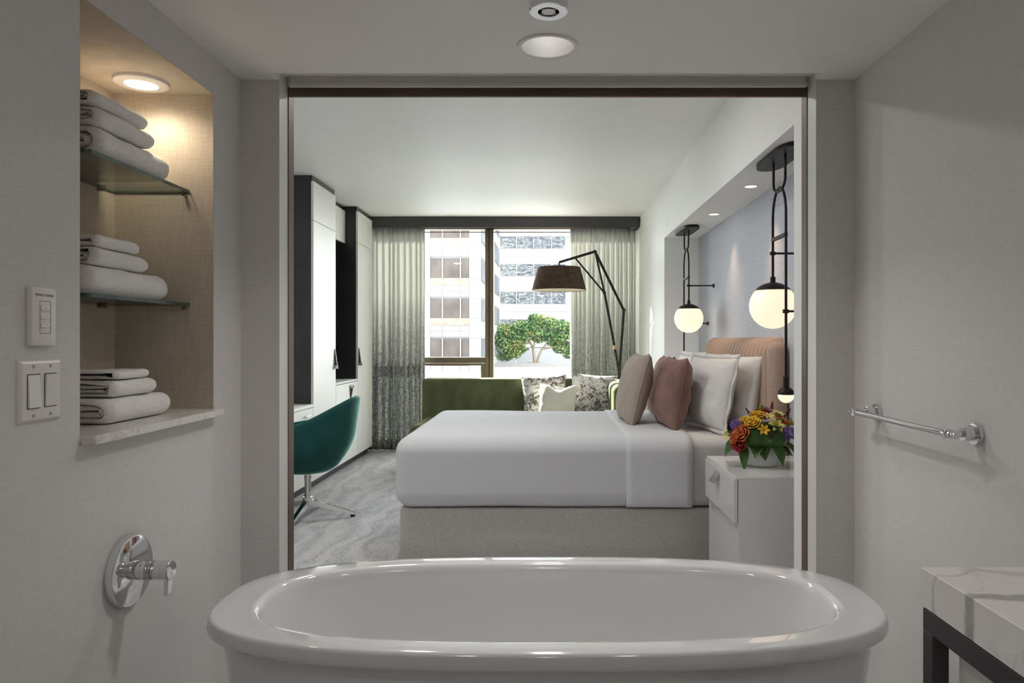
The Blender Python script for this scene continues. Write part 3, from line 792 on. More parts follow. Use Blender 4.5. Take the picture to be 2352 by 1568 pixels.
# roller shade in the slot
t_ = thing('roller_shade', 'pale roller shade hem showing in the ceiling slot', 'shade', (0, 2.33, CZ-.01))
B().box(-.862, .862, 2.3515, 2.3525, CZ+.0, CZ+.0295).build('fabric', 'jamb_paint', t_, 0)
B().box(-.862, .862, 2.344, 2.358, CZ-.006, CZ+.008, .003, 2).build('hem_bar', 'jamb_paint', t_, 30)

# ================================================================== BEDROOM: FITTED FURNITURE
FX = -1.95
def strap_pull(parent, y, ztop, zbot, flip=1):
    """leather strap hanging from the door edge, held by a chrome stud (flip = -1 hangs down from the stud)"""
    g = B()
    zt, zb = (ztop, zbot) if flip > 0 else (zbot, ztop)
    w_ = .011
    g.hexa([(FX+.001, y-w_, zb), (FX+.030, y-w_, zb), (FX+.001, y+w_, zb), (FX+.030, y+w_, zb),
            (FX+.001, y-w_, zt), (FX+.005, y-w_, zt), (FX+.001, y+w_, zt), (FX+.005, y+w_, zt)])
    g.build('pull_strap', 'leather', parent, 10); h = parent
    B().cyl((FX+.016, y-.026, zb+flip*.016), (FX+.016, y+.026, zb+flip*.016), .008, seg=14, bev=.001).build('stud', 'steel', h)
    B().box(FX+.001, FX+.034, y-.0125, y+.0125, zb-(0 if flip > 0 else .03), zb+(.03 if flip > 0 else 0), .002, 1).build('clasp', 'chrome', h)
def tall_cabinet(y0, y1, label, pull_y):
    t_ = thing('wardrobe', label, 'wardrobe', (-2.25, (y0+y1)/2, 0))
    B().box(-2.57, FX-.022, y0, y1, .07, 2.575, .001, 1).build('carcass', 'charcoal', t_, 30)
    B().box(-2.57, FX-.012, y0+.002, y1-.002, 2.575, RZ-.002).build('top_filler', 'charcoal', t_, 0)
    B().box(-2.57, FX-.05, y0+.002, y1-.002, 0, .07).build('plinth', 'charcoal', t_, 0)
    d = B().box(FX-.021, FX, y0+.002, y1-.002, .075, 2.243, .0015, 1).build('door', 'lacquer', t_, 30)
    B().box(FX-.021, FX, y0+.002, y1-.002, 2.247, 2.572, .0015, 1).build('top_door', 'lacquer', t_, 30)
    strap_pull(d, pull_y, 1.165, .985)
tall_cabinet(5.87, 6.49, 'tall white-fronted wardrobe with dark side next to the desk', 6.455)
tall_cabinet(7.245, 7.835, 'tall white-fronted wardrobe beside the left curtain', 7.275)
t_ = thing('alcove_cabinet', 'white cupboards above and below a dark open alcove between wardrobes', 'cabinet', (-2.25, 6.867, 0))
B().box(-2.57, -2.102, 6.491, 7.244, 2.245, 2.575).build('upper_carcass', 'charcoal', t_, 0)
B().box(-2.101, -2.08, 6.493, 7.242, 2.24, 2.572, .0015, 1).build('upper_door', 'lacquer', t_, 30)
B().box(-2.57, -2.10, 6.492, 7.243, 2.575, RZ-.002).build('top_filler', 'charcoal', t_, 0)
B().box(-2.57, -2.54, 6.491, 7.244, .85, 2.245).build('back_panel', 'charcoal', t_, 0)
B().box(-2.54, FX, 6.492, 7.243, .832, .85, .001, 1).build('shelf', 'lacquer', t_, 30)
B().box(-2.57, FX-.022, 6.492, 7.243, .07, .826).build('lower_carcass', 'charcoal', t_, 0)
d = B().box(FX-.021, FX, 6.494, 7.241, .075, .826, .0015, 1).build('lower_door', 'lacquer', t_, 30)
B().box(-2.57, FX-.05, 6.492, 7.243, 0, .07).build('plinth', 'charcoal', t_, 0)
strap_pull(d, 6.97, .80, .655, -1)
# desk
t_ = thing('desk', 'white fitted desk with drawers behind the teal chair', 'desk', (-2.25, 5.0, 0))
B().box(-2.57, FX, 3.9, 5.868, .690, .715, .002, 1).build('desktop', 'lacquer', t_, 30)
B().box(-2.57, FX-.022, 5.40, 5.868, .07, .688).build('pedestal', 'lacquer', t_, 0)
B().box(-2.57, FX-.05, 5.40, 5.868, 0, .07).build('plinth', 'charcoal', t_, 0)
B().box(-2.57, FX-.01, 3.9, 3.94, 0, .69).build('end_panel', 'lacquer', t_, 0)
B().box(-2.57, -2.54, 3.94, 5.40, .1, .69).build('back_panel', 'lacquer', t_, 0)
d = B().box(FX-.021, FX, 5.403, 5.864, .545, .685, .0015, 1).build('drawer', 'lacquer', t_, 30)
B().cyl((FX+.018, 5.64, .632), (FX+.018, 5.74, .632), .006, seg=12).build('handle', 'steel', d)
for y in (5.655, 5.725): B().cyl((FX-.001, y, .632), (FX+.018, y, .632), .004, seg=10).build('handle_post', 'steel', d)
B().box(FX-.021, FX, 5.403, 5.864, .075, .541, .0015, 1).build('cupboard_door', 'lacquer', t_, 30)

# pelmet and curtains
p = B().box(-2.575, 1.018, 7.842, 7.862, 2.4986, RZ-.001, .001, 1).box(-2.575, 1.018, 7.862, 8.055, 2.60, RZ-.001)
p.box(.998, 1.018, 7.862, 8.055, 2.4986, 2.60)
tag(p.build('curtain_pelmet', 'pelmet', None, 30), 'dark charcoal pelmet across the top of the window', 'pelmet')
def curtain(x0, x1, pleats, seed, label):
    rnd = random.Random(seed)
    ph = []; xx = 0
    ks = []
    for k in range(pleats): q = rnd.uniform(.65, 1.4); ks.append(q)
    tot = sum(ks); ed = [0]
    for q in ks: ed.append(ed[-1]+q/tot)
    am = [rnd.uniform(.65, 1.15) for _ in ks]
    def f(u, v):
        k = max(i for i in range(len(ks)) if ed[i] <= u+1e-9); k = min(k, len(ks)-1)
        lo = (u-ed[k])/(ed[k+1]-ed[k])
        zz = .012+(2.503-.012)*v
        a = (.022+.032*(1-v)**.6)*am[k]
        s_ = math.sin(2*PI*lo); c2 = math.sin(4*PI*lo)
        y = 7.952-a*s_*(.8+.2*v)-.006*noise.noise(Vector((u*9, v*3, seed)))
        x = x0+(x1-x0)*u+.010*c2*(1-v*.7)+.008*noise.noise(Vector((u*6+3, v*2.5, seed+4)))*(1-v)
        if v > .97: y = 7.952-a*.55*s_
        return (x, y, zz)
    b = B(); b.grid(f, pleats*14, 26)
    o = b.build('curtain', 'curtain', None, 180)
    md = o.modifiers.new('thickness', 'SOLIDIFY'); md.thickness = .003
    tag(o, label, 'curtain', 'window curtains')
curtain(-2.2, -1.385, 13, 5, 'pale grey pleated curtain beside the wardrobes')
curtain(.255, .99, 14, 9, 'pale grey pleated curtain behind the floor lamp')

# ================================================================== BED
t_ = thing('bed', 'queen bed with grey woven base and channelled tan headboard', 'bed', (.2, 4.72, 0))
B().box(-.829, 1.245, 3.955, 5.465, .012, .302, .008, 2).build('base', 'base_weave', t_, 30)
for x in (-.7, 1.1):
    for y in (4.05, 5.37): B().cyl((x, y, 0), (x, y, .02), .03, seg=14).build('foot', 'rubber', t_)
B().soft(-.80, 1.243, 3.958, 5.462, .306, .698, .06, 4, 6).build('mattress', 'sheet_white', t_, 60)
hb = B().soft(1.262, 1.331, 3.885, 5.575, .02, 1.21, .03, 5, 4).build('headboard', 'headboard', t_, 60)
# upright channels rolled over the top of the headboard
NCH = 20; cw = (5.555-3.985)/NCH
def channel(y0, y1):
    b = B(); pr = []
    prof = [(1.262, .30), (1.246, .34)]+[(1.246, .34+(1.15-.34)*k/5) for k in range(1, 6)]
    for k in range(1, 9):
        a = PI-k*PI/2/8; prof.append((1.31+.064*math.cos(a), 1.15+.092*math.sin(a)))
    prof.append((1.331, 1.242))
    n_ = len(prof); S = 8
    rows = []
    for i, (x, z) in enumerate(prof):
        t0 = Vector(prof[max(i-1, 0)]); t1 = Vector(prof[min(i+1, n_-1)]); d = (t1-t0).normalized(); nr = Vector((-d.y, d.x))
        row = []
        for k in range(S+1):
            s_ = math.sin(PI*k/S)**.55; q = -.011+.034*s_
            row.append((x+nr.x*q, y0+(y1-y0)*k/S, z+nr.y*q))
        row += [(1.331, y1, min(z, 1.2)), (1.331, y0, min(z, 1.2))] if False else []
        rows.append(row)
    vs = [[b.bm.verts.new(p) for p in r] for r in rows]
    for i in range(n_-1):
        for k in range(S): b.bm.faces.new((vs[i][k], vs[i+1][k], vs[i+1][k+1], vs[i][k+1]))
    return b
for k in range(NCH):
    channel(3.985+cw*k, 3.985+cw*(k+1)).build('channel', 'headboard', hb, 70, recalc=False)
B().soft(1.225, 1.332, 3.875, 3.985, .02, 1.24, .05, 6, 4).build('end_roll', 'headboard', hb, 70)

# duvet and turned-down sheet
t_ = thing('duvet', 'smooth white duvet with turned-down sheet over the bed', 'bedding', (0, 4.7, .30))
B().soft(-.862, .80, 3.925, 5.492, .304, .707, .093, 9, 26, .006, 1.7, 2).build('cover', 'bed_white', t_, 80)
def band():
    b = B(); NX = 10
    pr = []
    r = .098; y0, y1, zt = 3.917, 5.50, .7135
    pr.append((y0+.03, .312)); pr.append((y0+.006, .322))
    for k in range(7): pr.append((y0, .34+(zt-r-.34)*k/6))
    for k in range(1, 10): a = PI-k*PI/2/9; pr.append((y0+r+r*math.cos(a), zt-r+r*math.sin(a)))
    for k in range(1, 12): pr.append((y0+r+(y1-y0-2*r)*k/12, zt))
    for k in range(0, 10): a = PI/2-k*PI/2/9; pr.append((y1-r+r*math.cos(a), zt-r+r*math.sin(a)))
    pr.append((y1, .33))
    def f(u, v):
        i = min(len(pr)-1, int(round(v*(len(pr)-1)))); p = pr[i]
        x = .437+(.806-.437)*u
        n_ = .003*noise.noise(Vector((x*4, p[0]*3, p[1]*3)))
        return (x+.004*noise.noise(Vector((p[0]*4, p[1]*4, u*3))), p[0]-n_, p[1]+n_)
    b.grid(f, NX, len(pr)-1); return b
o = band().build('turned_down_sheet', 'bed_white', t_, 80)
md = o.modifiers.new('thickness', 'SOLIDIFY'); md.thickness = .012; md.offset = -1

# pillows
def pillow(name, label, cat, mat, w, h, t, loc, yaw, tilt, roll=0, seed=0, n=26, pinch=.07, wrinkle=.006, flange=0, chop=0, group=None, piping=None):
    """loc is the middle of the bottom edge; the pillow stands on it, thickness along local Y"""
    b = B()
    def P(u, v, side):
        uu, vv = u*2-1, v*2-1
        ax, az = abs(uu), abs(vv)
        x = uu*w/2*(1-pinch*(1-vv*vv)); z_ = vv*h/2*(1-pinch*(1-uu*uu))
        q = max(0, (1-ax**2.6))*max(0, (1-az**2.6))
        T = t/2*q**.48
        if chop: z_ -= chop*max(0, vv)**1.5*math.exp(-(uu/.42)**2)
        wr = wrinkle*noise.noise(Vector((uu*3+seed*5, vv*3, side*2)))*(q**.3)+wrinkle*.6*noise.noise(Vector((uu*8+seed, vv*8, side*3+1)))*(q**.2)*(1.4-q)
        y = side*(T+wr) if q > 1e-6 else 0
        y += .006*noise.noise(Vector((uu*2+seed*2, vv*2, 9)))
        return Vector((x, y, z_+h/2))
    vs = {}
    for s_ in (1, -1):
        for i in range(n+1):
            for j in range(n+1):
                if s_ == -1 and (i in (0, n) or j in (0, n)): vs[(s_, i, j)] = vs[(1, i, j)]; continue
                # cluster samples to the edges
                c_ = lambda k: .5-.5*math.cos(PI*k/n)
                vs[(s_, i, j)] = b.bm.verts.new(P(c_(i), c_(j), s_))
        for i in range(n):
            for j in range(n):
                q = (vs[(s_, i, j)], vs[(s_, i+1, j)], vs[(s_, i+1, j+1)], vs[(s_, i, j+1)])
                b.bm.faces.new(q if s_ < 0 else q[::-1])
    mw = Matrix.Translation(loc) @ Matrix.Rotation(yaw, 4, 'Z') @ Matrix.Rotation(-tilt, 4, 'X') @ Matrix.Rotation(roll, 4, 'Y')
    edge = [P(.5-.5*math.cos(PI*k/n), 0, 1) for k in range(n)]+[P(1, .5-.5*math.cos(PI*k/n), 1) for k in range(n)]+[P(.5+.5*math.cos(PI*k/n), 1, 1) for k in range(n)]+[P(0, .5+.5*math.cos(PI*k/n), 1) for k in range(n)]
    if not piping and not flange:
        b.bm.transform(mw); o = b.build(name, mat, None, 80); tag(o, label, cat, group); return o
    tt = thing(name, label, cat, loc, group=group)
    b.bm.transform(mw); b.build('pillow_body', mat, tt, 80)
    if piping:
        bb = B().tube([mw @ e for e in edge], .0042, 6, True); bb.build('piping', piping, tt, 80)
    if flange:
        bb = B(); cc = Vector((0, 0, h/2)); n_ = len(edge)
        a_ = [bb.bm.verts.new(mw @ (e+Vector((0, .001, 0)))) for e in edge]; d_ = []
        for k, e in enumerate(edge):
            dd = Vector((math.copysign(1, e.x) if abs(e.x) > w/2*.86 else 0, 0, math.copysign(1, e.z-h/2) if abs(e.z-h/2) > h/2*.86 else 0))
            d_.append(bb.bm.verts.new(mw @ (e+dd*flange+Vector((0, .006*math.sin(k*.9), 0)))))
        for k in range(n_): bb.bm.faces.new((a_[k], a_[(k+1) % n_], d_[(k+1) % n_], d_[k]))
        o = bb.build('flange', mat, tt, 80); md = o.modifiers.new('thickness', 'SOLIDIFY'); md.thickness = .004
    return tt
R = math.radians
BT = .703
YB = -PI/2                       # bed pillows face the foot of the bed
PG = 'pillows on the bed'
pillow('pillow', 'white bed pillow by the headboard, near the flowers', 'pillow', 'pillow_white', .62, .46, .15, (1.128, 4.36, BT), YB+R(6), R(10), 0, 1, group=PG, pinch=.05, wrinkle=.012)
pillow('pillow', 'white bed pillow by the headboard on the window side', 'pillow', 'pillow_white', .62, .46, .15, (1.13, 5.07, BT), YB+R(4), R(10), 0, 2, group=PG, pinch=.05, wrinkle=.012)
pillow('pillow', 'large white flanged pillow leaning behind the rose cushion', 'pillow', 'pillow_white', .60, .425, .16, (.945, 4.345, BT+.022), YB+R(13), R(12), 0, 3, group=PG, pinch=.04, wrinkle=.012, flange=.026)
pillow('pillow', 'white flanged pillow on the window side behind the rose cushions', 'pillow', 'pillow_white', .60, .42, .16, (.955, 5.06, BT+.022), YB+R(4), R(12), 0, 4, group=PG, pinch=.04, wrinkle=.012, flange=.032)
pillow('cushion', 'rose velvet cushion standing in front of the white pillows', 'cushion', 'rose_satin', .46, .44, .19, (.742, 4.40, BT), YB+R(4), R(9), 0, 5, group=PG, wrinkle=.014, piping='rose_satin')
pillow('cushion', 'rose velvet cushion mostly hidden behind the beige cushion', 'cushion', 'rose_satin', .46, .44, .17, (.765, 4.98, BT), YB, R(12), 0, 6, group=PG, wrinkle=.012, piping='rose_satin')
pillow('cushion', 'beige cushion at the front of the pile on the bed', 'cushion', 'beige_cloth', .48, .47, .19, (.515, 4.66, BT), YB+R(3), R(14), 0, 7, group=PG, wrinkle=.010, piping='beige_cloth')

# ================================================================== SOFA
t_ = thing('sofa', 'olive green velvet sofa under the window', 'sofa', (-.25, 7.0, 0))
B().soft(-1.285, .70, 7.19, 7.44, .16, .853, .035, 5, 6).build('backrest', 'sofa_velvet', t_, 60)
B().soft(-1.27, .60, 6.50, 7.20, .12, .30, .03, 4, 4).build('seat_base', 'sofa_velvet', t_, 60)
B().soft(-1.275, .60, 6.47, 7.20, .302, .465, .06, 5, 6, .006, 2).build('seat_cushion', 'sofa_velvet', t_, 60)
B().soft(.60, .84, 6.50, 7.44, .12, .838, .07, 6, 6).build('arm', 'sofa_velvet', t_, 60)
for x in (-1.2, .74):
    for y in (6.56, 7.36): B().cyl((x, y, 0), (x, y, .17), .016, .022, seg=14).build('leg', 'black_metal', t_)
SG = 'cushions on the sofa'
pillow('cushion', 'grey splatter-print cushion on the sofa behind the small cream cushion', 'cushion', 'splatter', .46, .46, .17, (-.01, 6.985, .458), R(3), R(20), R(-3), 11, group=SG, wrinkle=.008)
pillow('cushion', 'grey splatter-print cushion in the corner of the sofa by the arm', 'cushion', 'splatter', .46, .47, .17, (.425, 6.99, .458), R(-6), R(19), R(4), 12, group=SG, wrinkle=.008)
pillow('cushion', 'small cream cushion leaning on the splatter-print cushions', 'cushion', 'oat_cloth', .37, .38, .15, (.08, 6.765, .458), R(-3), R(20), R(3), 13, group=SG, wrinkle=.006, chop=.055)

# ================================================================== FLOOR LAMP
LY = 7.62
t_ = thing('floor_lamp', 'black angular floor lamp with a brown cloth drum shade', 'lamp', (.77, LY, 0))
def P(x, z, y=LY): return (x, y, z)
def lbar(nm, a, c, w_=.026): B().bar(a, c, w_, w_).build(nm, 'black_metal', t_, 20)
lbar('arm', P(.122, 2.085), P(.52, 2.205)); lbar('arm', P(.51, 2.205), P(.823, 1.565)); lbar('arm', P(.823, 1.575), P(.775, .90))
lbar('arm', P(.513, 2.19, LY-.02), P(.611, 1.755, LY-.02), .02); lbar('arm', P(.611, 1.76, LY-.02), P(.772, .90, LY-.02), .024)
lbar('brace', P(.301, 2.125, LY-.02), P(.611, 1.755, LY-.02), .018)
lbar('post', P(.774, .93), P(.774, .02), .03)
B().lathe([(.0, .022), (.13, .022), (.14, .016), (.14, 0)], (.774, LY, 0), seg=40, cap0=True).build('base', 'black_metal', t_, 40)
for (x, z) in ((.51, 2.2), (.823, 1.57), (.775, .91), (.611, 1.757)): B().cyl(P(x, z, LY-.036), P(x, z, LY+.02), .017, seg=16).build('hinge', 'black_metal', t_)
B().cyl(P(.7245, 1.15, LY-.02), P(.7165, 1.19, LY-.02), .019, seg=16).build('clamp', 'brass', t_); B().cyl(P(.72, 1.17, LY-.05), P(.72, 1.17, LY), .009, seg=12).build('clamp_screw', 'brass', t_)
B().cyl(P(.122, 2.085), P(.122, 1.93), .009, seg=12).build('stem', 'black_metal', t_)
sh = B().lathe([(.230, 2.030), (.2935, 1.786)], (.122, LY, 0), seg=64).build('lampshade', 'shade_cloth', t_, 60)
B().lathe([(.228, 2.030), (.2915, 1.786)], (.122, LY, 0), seg=64).build('lining', 'shade_inner', sh, 60)
B().lathe([(.0005, 2.028), (.2285, 2.028)], (.122, LY, 0), seg=64).build('top_disc', 'shade_inner', sh, 0)
B().tube([(.122+.2935*math.cos(2*PI*k/48), LY+.2935*math.sin(2*PI*k/48), 1.786) for k in range(48)], .003, 6, True).build('hem', 'shade_cloth', sh)
B().lathe([(.0, 1.93), (.02, 1.93), (.035, 1.89), (.04, 1.86), (.03, 1.83), (.0, 1.82)], (.122, LY, 0), seg=20).build('bulb', 'globe', t_, 60)

# ================================================================== TEAL CHAIR
t_ = thing('swivel_chair', 'teal velvet tub chair on a chrome swivel base', 'chair', (-1.70, 5.0, 0))
cx, cy = -1.715, 5.0
def shell_top(a):                    # a = angle from the back (+X)
    c_ = math.cos(a)
    return .645+.19*max(0, (c_+.15)/1.15)**1.6 - .05*max(0, -c_)
def shell(rin):
    b = B(); NU, NV = 64, 14
    def f(u, v):
        a = -PI+2*PI*u; top = shell_top(a) if abs(a) < 2.3 else shell_top(2.3)-(abs(a)-2.3)/(PI-2.3)*.12
        z_ = .325+(top-.325)*v
        r = .185+.105*math.sin(min(1, v*1.9)*PI/2)+.045*v*max(0, math.cos(a))+.02*v
        if v < .001: r = .16
        r -= rin
        return (cx+r*math.cos(a)*1.06, cy+r*math.sin(a)*1.04, z_)
    b.grid(f, NU, NV, cu=True); return b, f
b, f = shell(0)
n0 = len(b.bm.verts)
# inner wall, joined to the outer by a rounded rim
b2 = B(); NU = 64
rings = []
def rimring(v, off, dz):
    r_ = []
    for k in range(NU):
        u = k/NU; p = f(u, v); d = Vector((p[0]-cx, p[1]-cy, 0)).normalized()
        r_.append((p[0]-d.x*off, p[1]-d.y*off, p[2]+dz))
    return r_
b.bm.free(); b = B()
seq = []
for (v, off) in [(0.0, .10), (0.0, .0)]: seq.append(rimring(v, off, 0 if off == 0 else -.005))
for j in range(1, 15): seq.append(rimring(j/14, 0, 0))
seq += [rimring(1, .006, .012), rimring(1, .02, .019), rimring(1, .036, .012), rimring(1, .043, 0)]
for v in (.85, .7, .55, .45): seq.append(rimring(v, .045, 0))
b.rings(seq, True, True)
b.build('shell', 'teal_velvet', t_, 70)
B().lathe([(.0, .49), (.17, .49), (.215, .48), (.232, .455), (.232, .42), (.22, .40)], (cx, cy, 0), seg=48, cap0=True).build('seat_cushion', 'teal_velvet', t_, 60)
B().lathe([(.035, .327), (.035, .300), (.022, .298), (.022, .285), (.026, .283), (.026, .270), (.022, .268), (.022, .15)], (-1.70, 5.0, 0), seg=28).build('column', 'chrome', t_, 30)
B().lathe([(.024, .152), (.024, .14), (.036, .138), (.036, .085), (.03, .075), (.0, .075)], (-1.70, 5.0, 0), seg=28).build('hub', 'chrome', t_, 30)
for k in range(4):
    a = PI/2*k-.02; d = Vector((math.cos(a), math.sin(a), 0)); c0 = Vector((-1.70, 5.0, 0)); s_ = Vector((-d.y, d.x, 0))
    pts = []
    for (q, w_, z0, z1) in ((.02, .020, .085, .125), (.18, .017, .05, .078), (.335, .014, .014, .030)):
        c1 = c0+d*q; pts.append([c1-s_*w_+Vector((0, 0, z0)), c1+s_*w_+Vector((0, 0, z0)), c1+s_*w_*.8+Vector((0, 0, z1)), c1-s_*w_*.8+Vector((0, 0, z1))])
    lg = B().rings(pts).build('leg', 'chrome', t_, 20)
    B().cyl(c0+d*.32, c0+d*.32+Vector((0, 0, .018)), .017, seg=14).build('glide', 'rubber', lg)

# ================================================================== NIGHTSTAND
NX, NY0, NY1, NZ = .85, 3.19, 3.77, .63
t_ = thing('nightstand', 'white gloss nightstand with one drawer beside the bed', 'nightstand', (1.09, 3.48, 0))
B().box(NX, 1.332, NY0, NY1, NZ-.012, NZ, .001, 1).build('top', 'night_top', t_, 30)
B().box(NX+.012, 1.332, NY0, NY0+.018, 0, NZ-.0125, .001, 1).build('side_panel', 'night_lacquer', t_, 30)
B().box(NX+.012, 1.332, NY1-.018, NY1, 0, NZ-.0125, .001, 1).build('side_panel', 'night_lacquer', t_, 30)
B().box(1.31, 1.332, NY0+.018, NY1-.018, 0, NZ-.0125).build('back_panel', 'night_lacquer', t_, 0)
B().box(NX+.016, 1.31, NY0+.018, NY1-.018, NZ-.225, NZ-.205).build('shelf', 'night_lacquer', t_, 0)
B().box(NX+.016, NX+.034, NY0+.02, NY1-.02, .02, NZ-.227, .001, 1).build('cupboard_front', 'night_lacquer', t_, 30)
d = B().box(NX-.008, NX+.009, NY0+.001, NY1-.001, NZ-.208, NZ-.0135, .001, 1).build('drawer', 'night_lacquer', t_, 30)
B().hexa([(NX-.040, 3.455, NZ-.085), (NX-.008, 3.455, NZ-.062), (NX-.040, 3.535, NZ-.085), (NX-.008, 3.535, NZ-.062), (NX-.040, 3.455, NZ-.079), (NX-.008, 3.455, NZ-.030), (NX-.040, 3.535, NZ-.079), (NX-.008, 3.535, NZ-.030)]).build('drawer_pull', 'steel', d, 10)

# ================================================================== FLOWERS
fc = Vector((1.06, 3.50, NZ+.0005))
t_ = thing('flower_arrangement', 'mixed orange, yellow and violet flowers in a fluted white pot', 'flowers', fc)
b = B().lathe([(.070, 0), (.080, .004), (.083, .02), (.084, .105), (.081, .108), (.077, .105), (.075, .02), (.0, .02)], fc, seg=120, cap0=True, mod=lambda k, h: 1+(.022*math.cos(k*2*PI/120*30) if .004 < h < .1049 else 0))
b.build('pot', 'ceramic', t_, 60)
def frame_of(d):
    d = Vector(d).normalized(); a = d.orthogonal().normalized(); return d, a, d.cross(a)
def petal(b, c, d, a, e, ang, w_, prof, tipw=.2):
    """prof: list of (radius, height); width along angle"""
    N = len(prof)-1
    def f(u, v):
        i = min(N-1, int(v*N)); fr_ = v*N-i; r = prof[i][0]*(1-fr_)+prof[i+1][0]*fr_; h = prof[i][1]*(1-fr_)+prof[i+1][1]*fr_
        ww = w_*(math.sin(PI*min(.92, .18+.72*v))**.8 if v < .75 else math.sin(PI*.72)**.8*(1-(v-.75)/.25*(1-tipw)))
        s_ = (u-.5)*ww
        rad = a*math.cos(ang)+e*math.sin(ang); tan = e*math.cos(ang)-a*math.sin(ang)
        return c+rad*(r-abs(u-.5)**2*ww*.8)+tan*s_+d*h
    b.grid(f, 4, N)
def rose(c, d, R_, mat, name='rose'):
    b = B(); c = fc+Vector(c); d, a, e = frame_of(d); rnd = random.Random(int(c.x*9999))
    for L, (n_, r, h) in enumerate(((3, .18, .95), (4, .42, .98), (5, .70, .9), (6, 1.0, .7))):
        for k in range(n_):
            petal(b, c, d, a, e, 2*PI*k/n_+L*.7+rnd.uniform(-.1, .1), R_*1.5*(r+.22), [(R_*.05, 0), (R_*r*.75, R_*h*.35), (R_*r*.95, R_*h*.75), (R_*(r+.05), R_*h), (R_*(r+.22), R_*h*.98)], .5)
    b.build(name, mat, t_, 80, recalc=False)
def lily(c, d, R_, mat, name='lily'):
    b = B(); c = fc+Vector(c); d, a, e = frame_of(d)
    for k in range(6): petal(b, c, d, a, e, PI/3*k, R_*.55, [(R_*.08, 0), (R_*.25, R_*.35), (R_*.55, R_*.65), (R_*.9, R_*.75), (R_*1.1, R_*.6)], .08)
    b.build(name, mat, t_, 80, recalc=False)
def floret(c, d, R_, L_, mat, name='hyacinth', n_=46):
    b = B(); c = fc+Vector(c); d, a, e = frame_of(d); rnd = random.Random(5)
    for k in range(n_):
        v = (k+.5)/n_; ph = k*2.399; z_ = 1-2*v; r = math.sqrt(1-z_*z_)
        o_ = a*math.cos(ph)*r+e*math.sin(ph)*r; p = c+o_*R_+d*z_*L_; nn, q, w_ = frame_of(o_+d*z_*.6)
        s_ = R_*.34
        vs = [p+nn*s_*.2]
        for m_ in range(10): aa = 2*PI*m_/10; rr_ = s_*(1.25 if m_ % 2 == 0 else .5); vs.append(p+(q*math.cos(aa)+w_*math.sin(aa))*rr_+nn*s_*(.55 if m_ % 2 == 0 else .1))
        b._faces(vs, [(0, m_+1, (m_+1) % 10+1) for m_ in range(10)])
    b.build(name, mat, t_, 0, recalc=False)
def spike(c, d, L_, mat, n_=26, name='astilbe'):
    b = B(); c = fc+Vector(c); d, a, e = frame_of(d); rnd = random.Random(2)
    b.tube([c-d*L_*.5, c+d*L_], .0012, 5)
    for k in range(n_):
        v = k/n_; ph = k*2.4; p = c+d*L_*v; o_ = (a*math.cos(ph)+e*math.sin(ph)+d*.9).normalized(); b.cyl(p, p+o_*L_*.42*(1-v*.8), L_*.07, .0003, seg=4)
    b.build(name, mat, t_, 0)
def leaf(c, d, L_, w_, mat='leaf_green', droop=.5, roll=0, name='leaf'):
    b = B(); c = fc+Vector(c); d = Vector(d).normalized(); sd = d.cross(Vector((0, 0, 1))).normalized(); up = sd.cross(d)
    sd, up = sd*math.cos(roll)+up*math.sin(roll), up*math.cos(roll)-sd*math.sin(roll)
    def f(u, v):
        ww = w_*math.sin(PI*min(1, v**.75*.98+.02))**.9
        return c+d*L_*v+Vector((0, 0, -1))*L_*droop*v*v+sd*(u-.5)*ww+up*abs(u-.5)*ww*.35
    b.grid(f, 4, 9); b.build(name, mat, t_, 80, recalc=False)
rose((-.105, -.06, .155), (-.7, -.6, .45), .040, 'petal_orange'); rose((-.118, -.055, .115), (-.7, -.7, .0), .036, 'petal_red')
rose((-.055, -.06, .205), (-.4, -.6, .7), .034, 'petal_yellow'); rose((-.022, -.015, .232), (-.1, -.3, 1), .034, 'petal_yellow')
rose((.012, .02, .245), (.05, -.2, 1), .033, 'petal_red'); rose((.0, -.02, .24), (0, -.4, .9), .022, 'petal_orange')
lily((.045, -.075, .195), (.1, -.8, .6), .040, 'petal_pale'); lily((.075, .0, .235), (.3, -.2, 1), .040, 'petal_pale'); lily((.135, -.005, .20), (.8, -.3, .5), .034, 'petal_yellow')
lily((-.165, -.02, .15), (-1, -.3, .1), .026, 'petal_pale')
lily((-.02, -.10, .18), (-.1, -.9, .5), .028, 'petal_yellow'); rose((.085, -.04, .215), (.5, -.5, .8), .026, 'petal_orange'); rose((-.085, -.01, .21), (-.6, -.2, .8), .026, 'petal_yellow')
lily((.02, -.05, .235), (.0, -.5, .9), .026, 'petal_pale', 'orchid'); rose((.15, -.03, .165), (.9, -.4, .3), .022, 'petal_yellow'); rose((-.145, -.06, .135), (-.9, -.5, .2), .022, 'petal_orange')
floret((-.130, -.03, .195), (-.5, -.2, .8), .026, .030, 'petal_violet'); floret((.105, -.075, .165), (.3, -.7, .5), .027, .036, 'petal_violet'); floret((.03, .045, .25), (.2, .1, 1), .026, .028, 'petal_violet')
floret((.02, -.10, .165), (0, -1, .3), .020, .018, 'petal_wine', 'iris', 24)
spike((.125, .03, .235), (.6, 0, .8), .05, 'petal_wine'); spike((.065, .05, .26), (.2, .2, 1), .05, 'petal_wine'); spike((-.03, -.05, .22), (-.2, -.5, .9), .04, 'petal_wine', 18); spike((-.045, .03, .24), (-.5, .2, .9), .045, 'petal_wine', 18)
b = B().lathe([(.0, -.02), (.008, -.016), (.0115, -.006), (.0115, .004), (.008, .012), (.0, .015)], fc+Vector((0, .0, .285)), seg=14); b.build('seed_pod', 'leaf_lime', t_, 60)
B().tube([fc+Vector((0, .0, .20)), fc+Vector((0, 0, .272))], .0012, 5).build('stalk', 'leaf_green', t_)
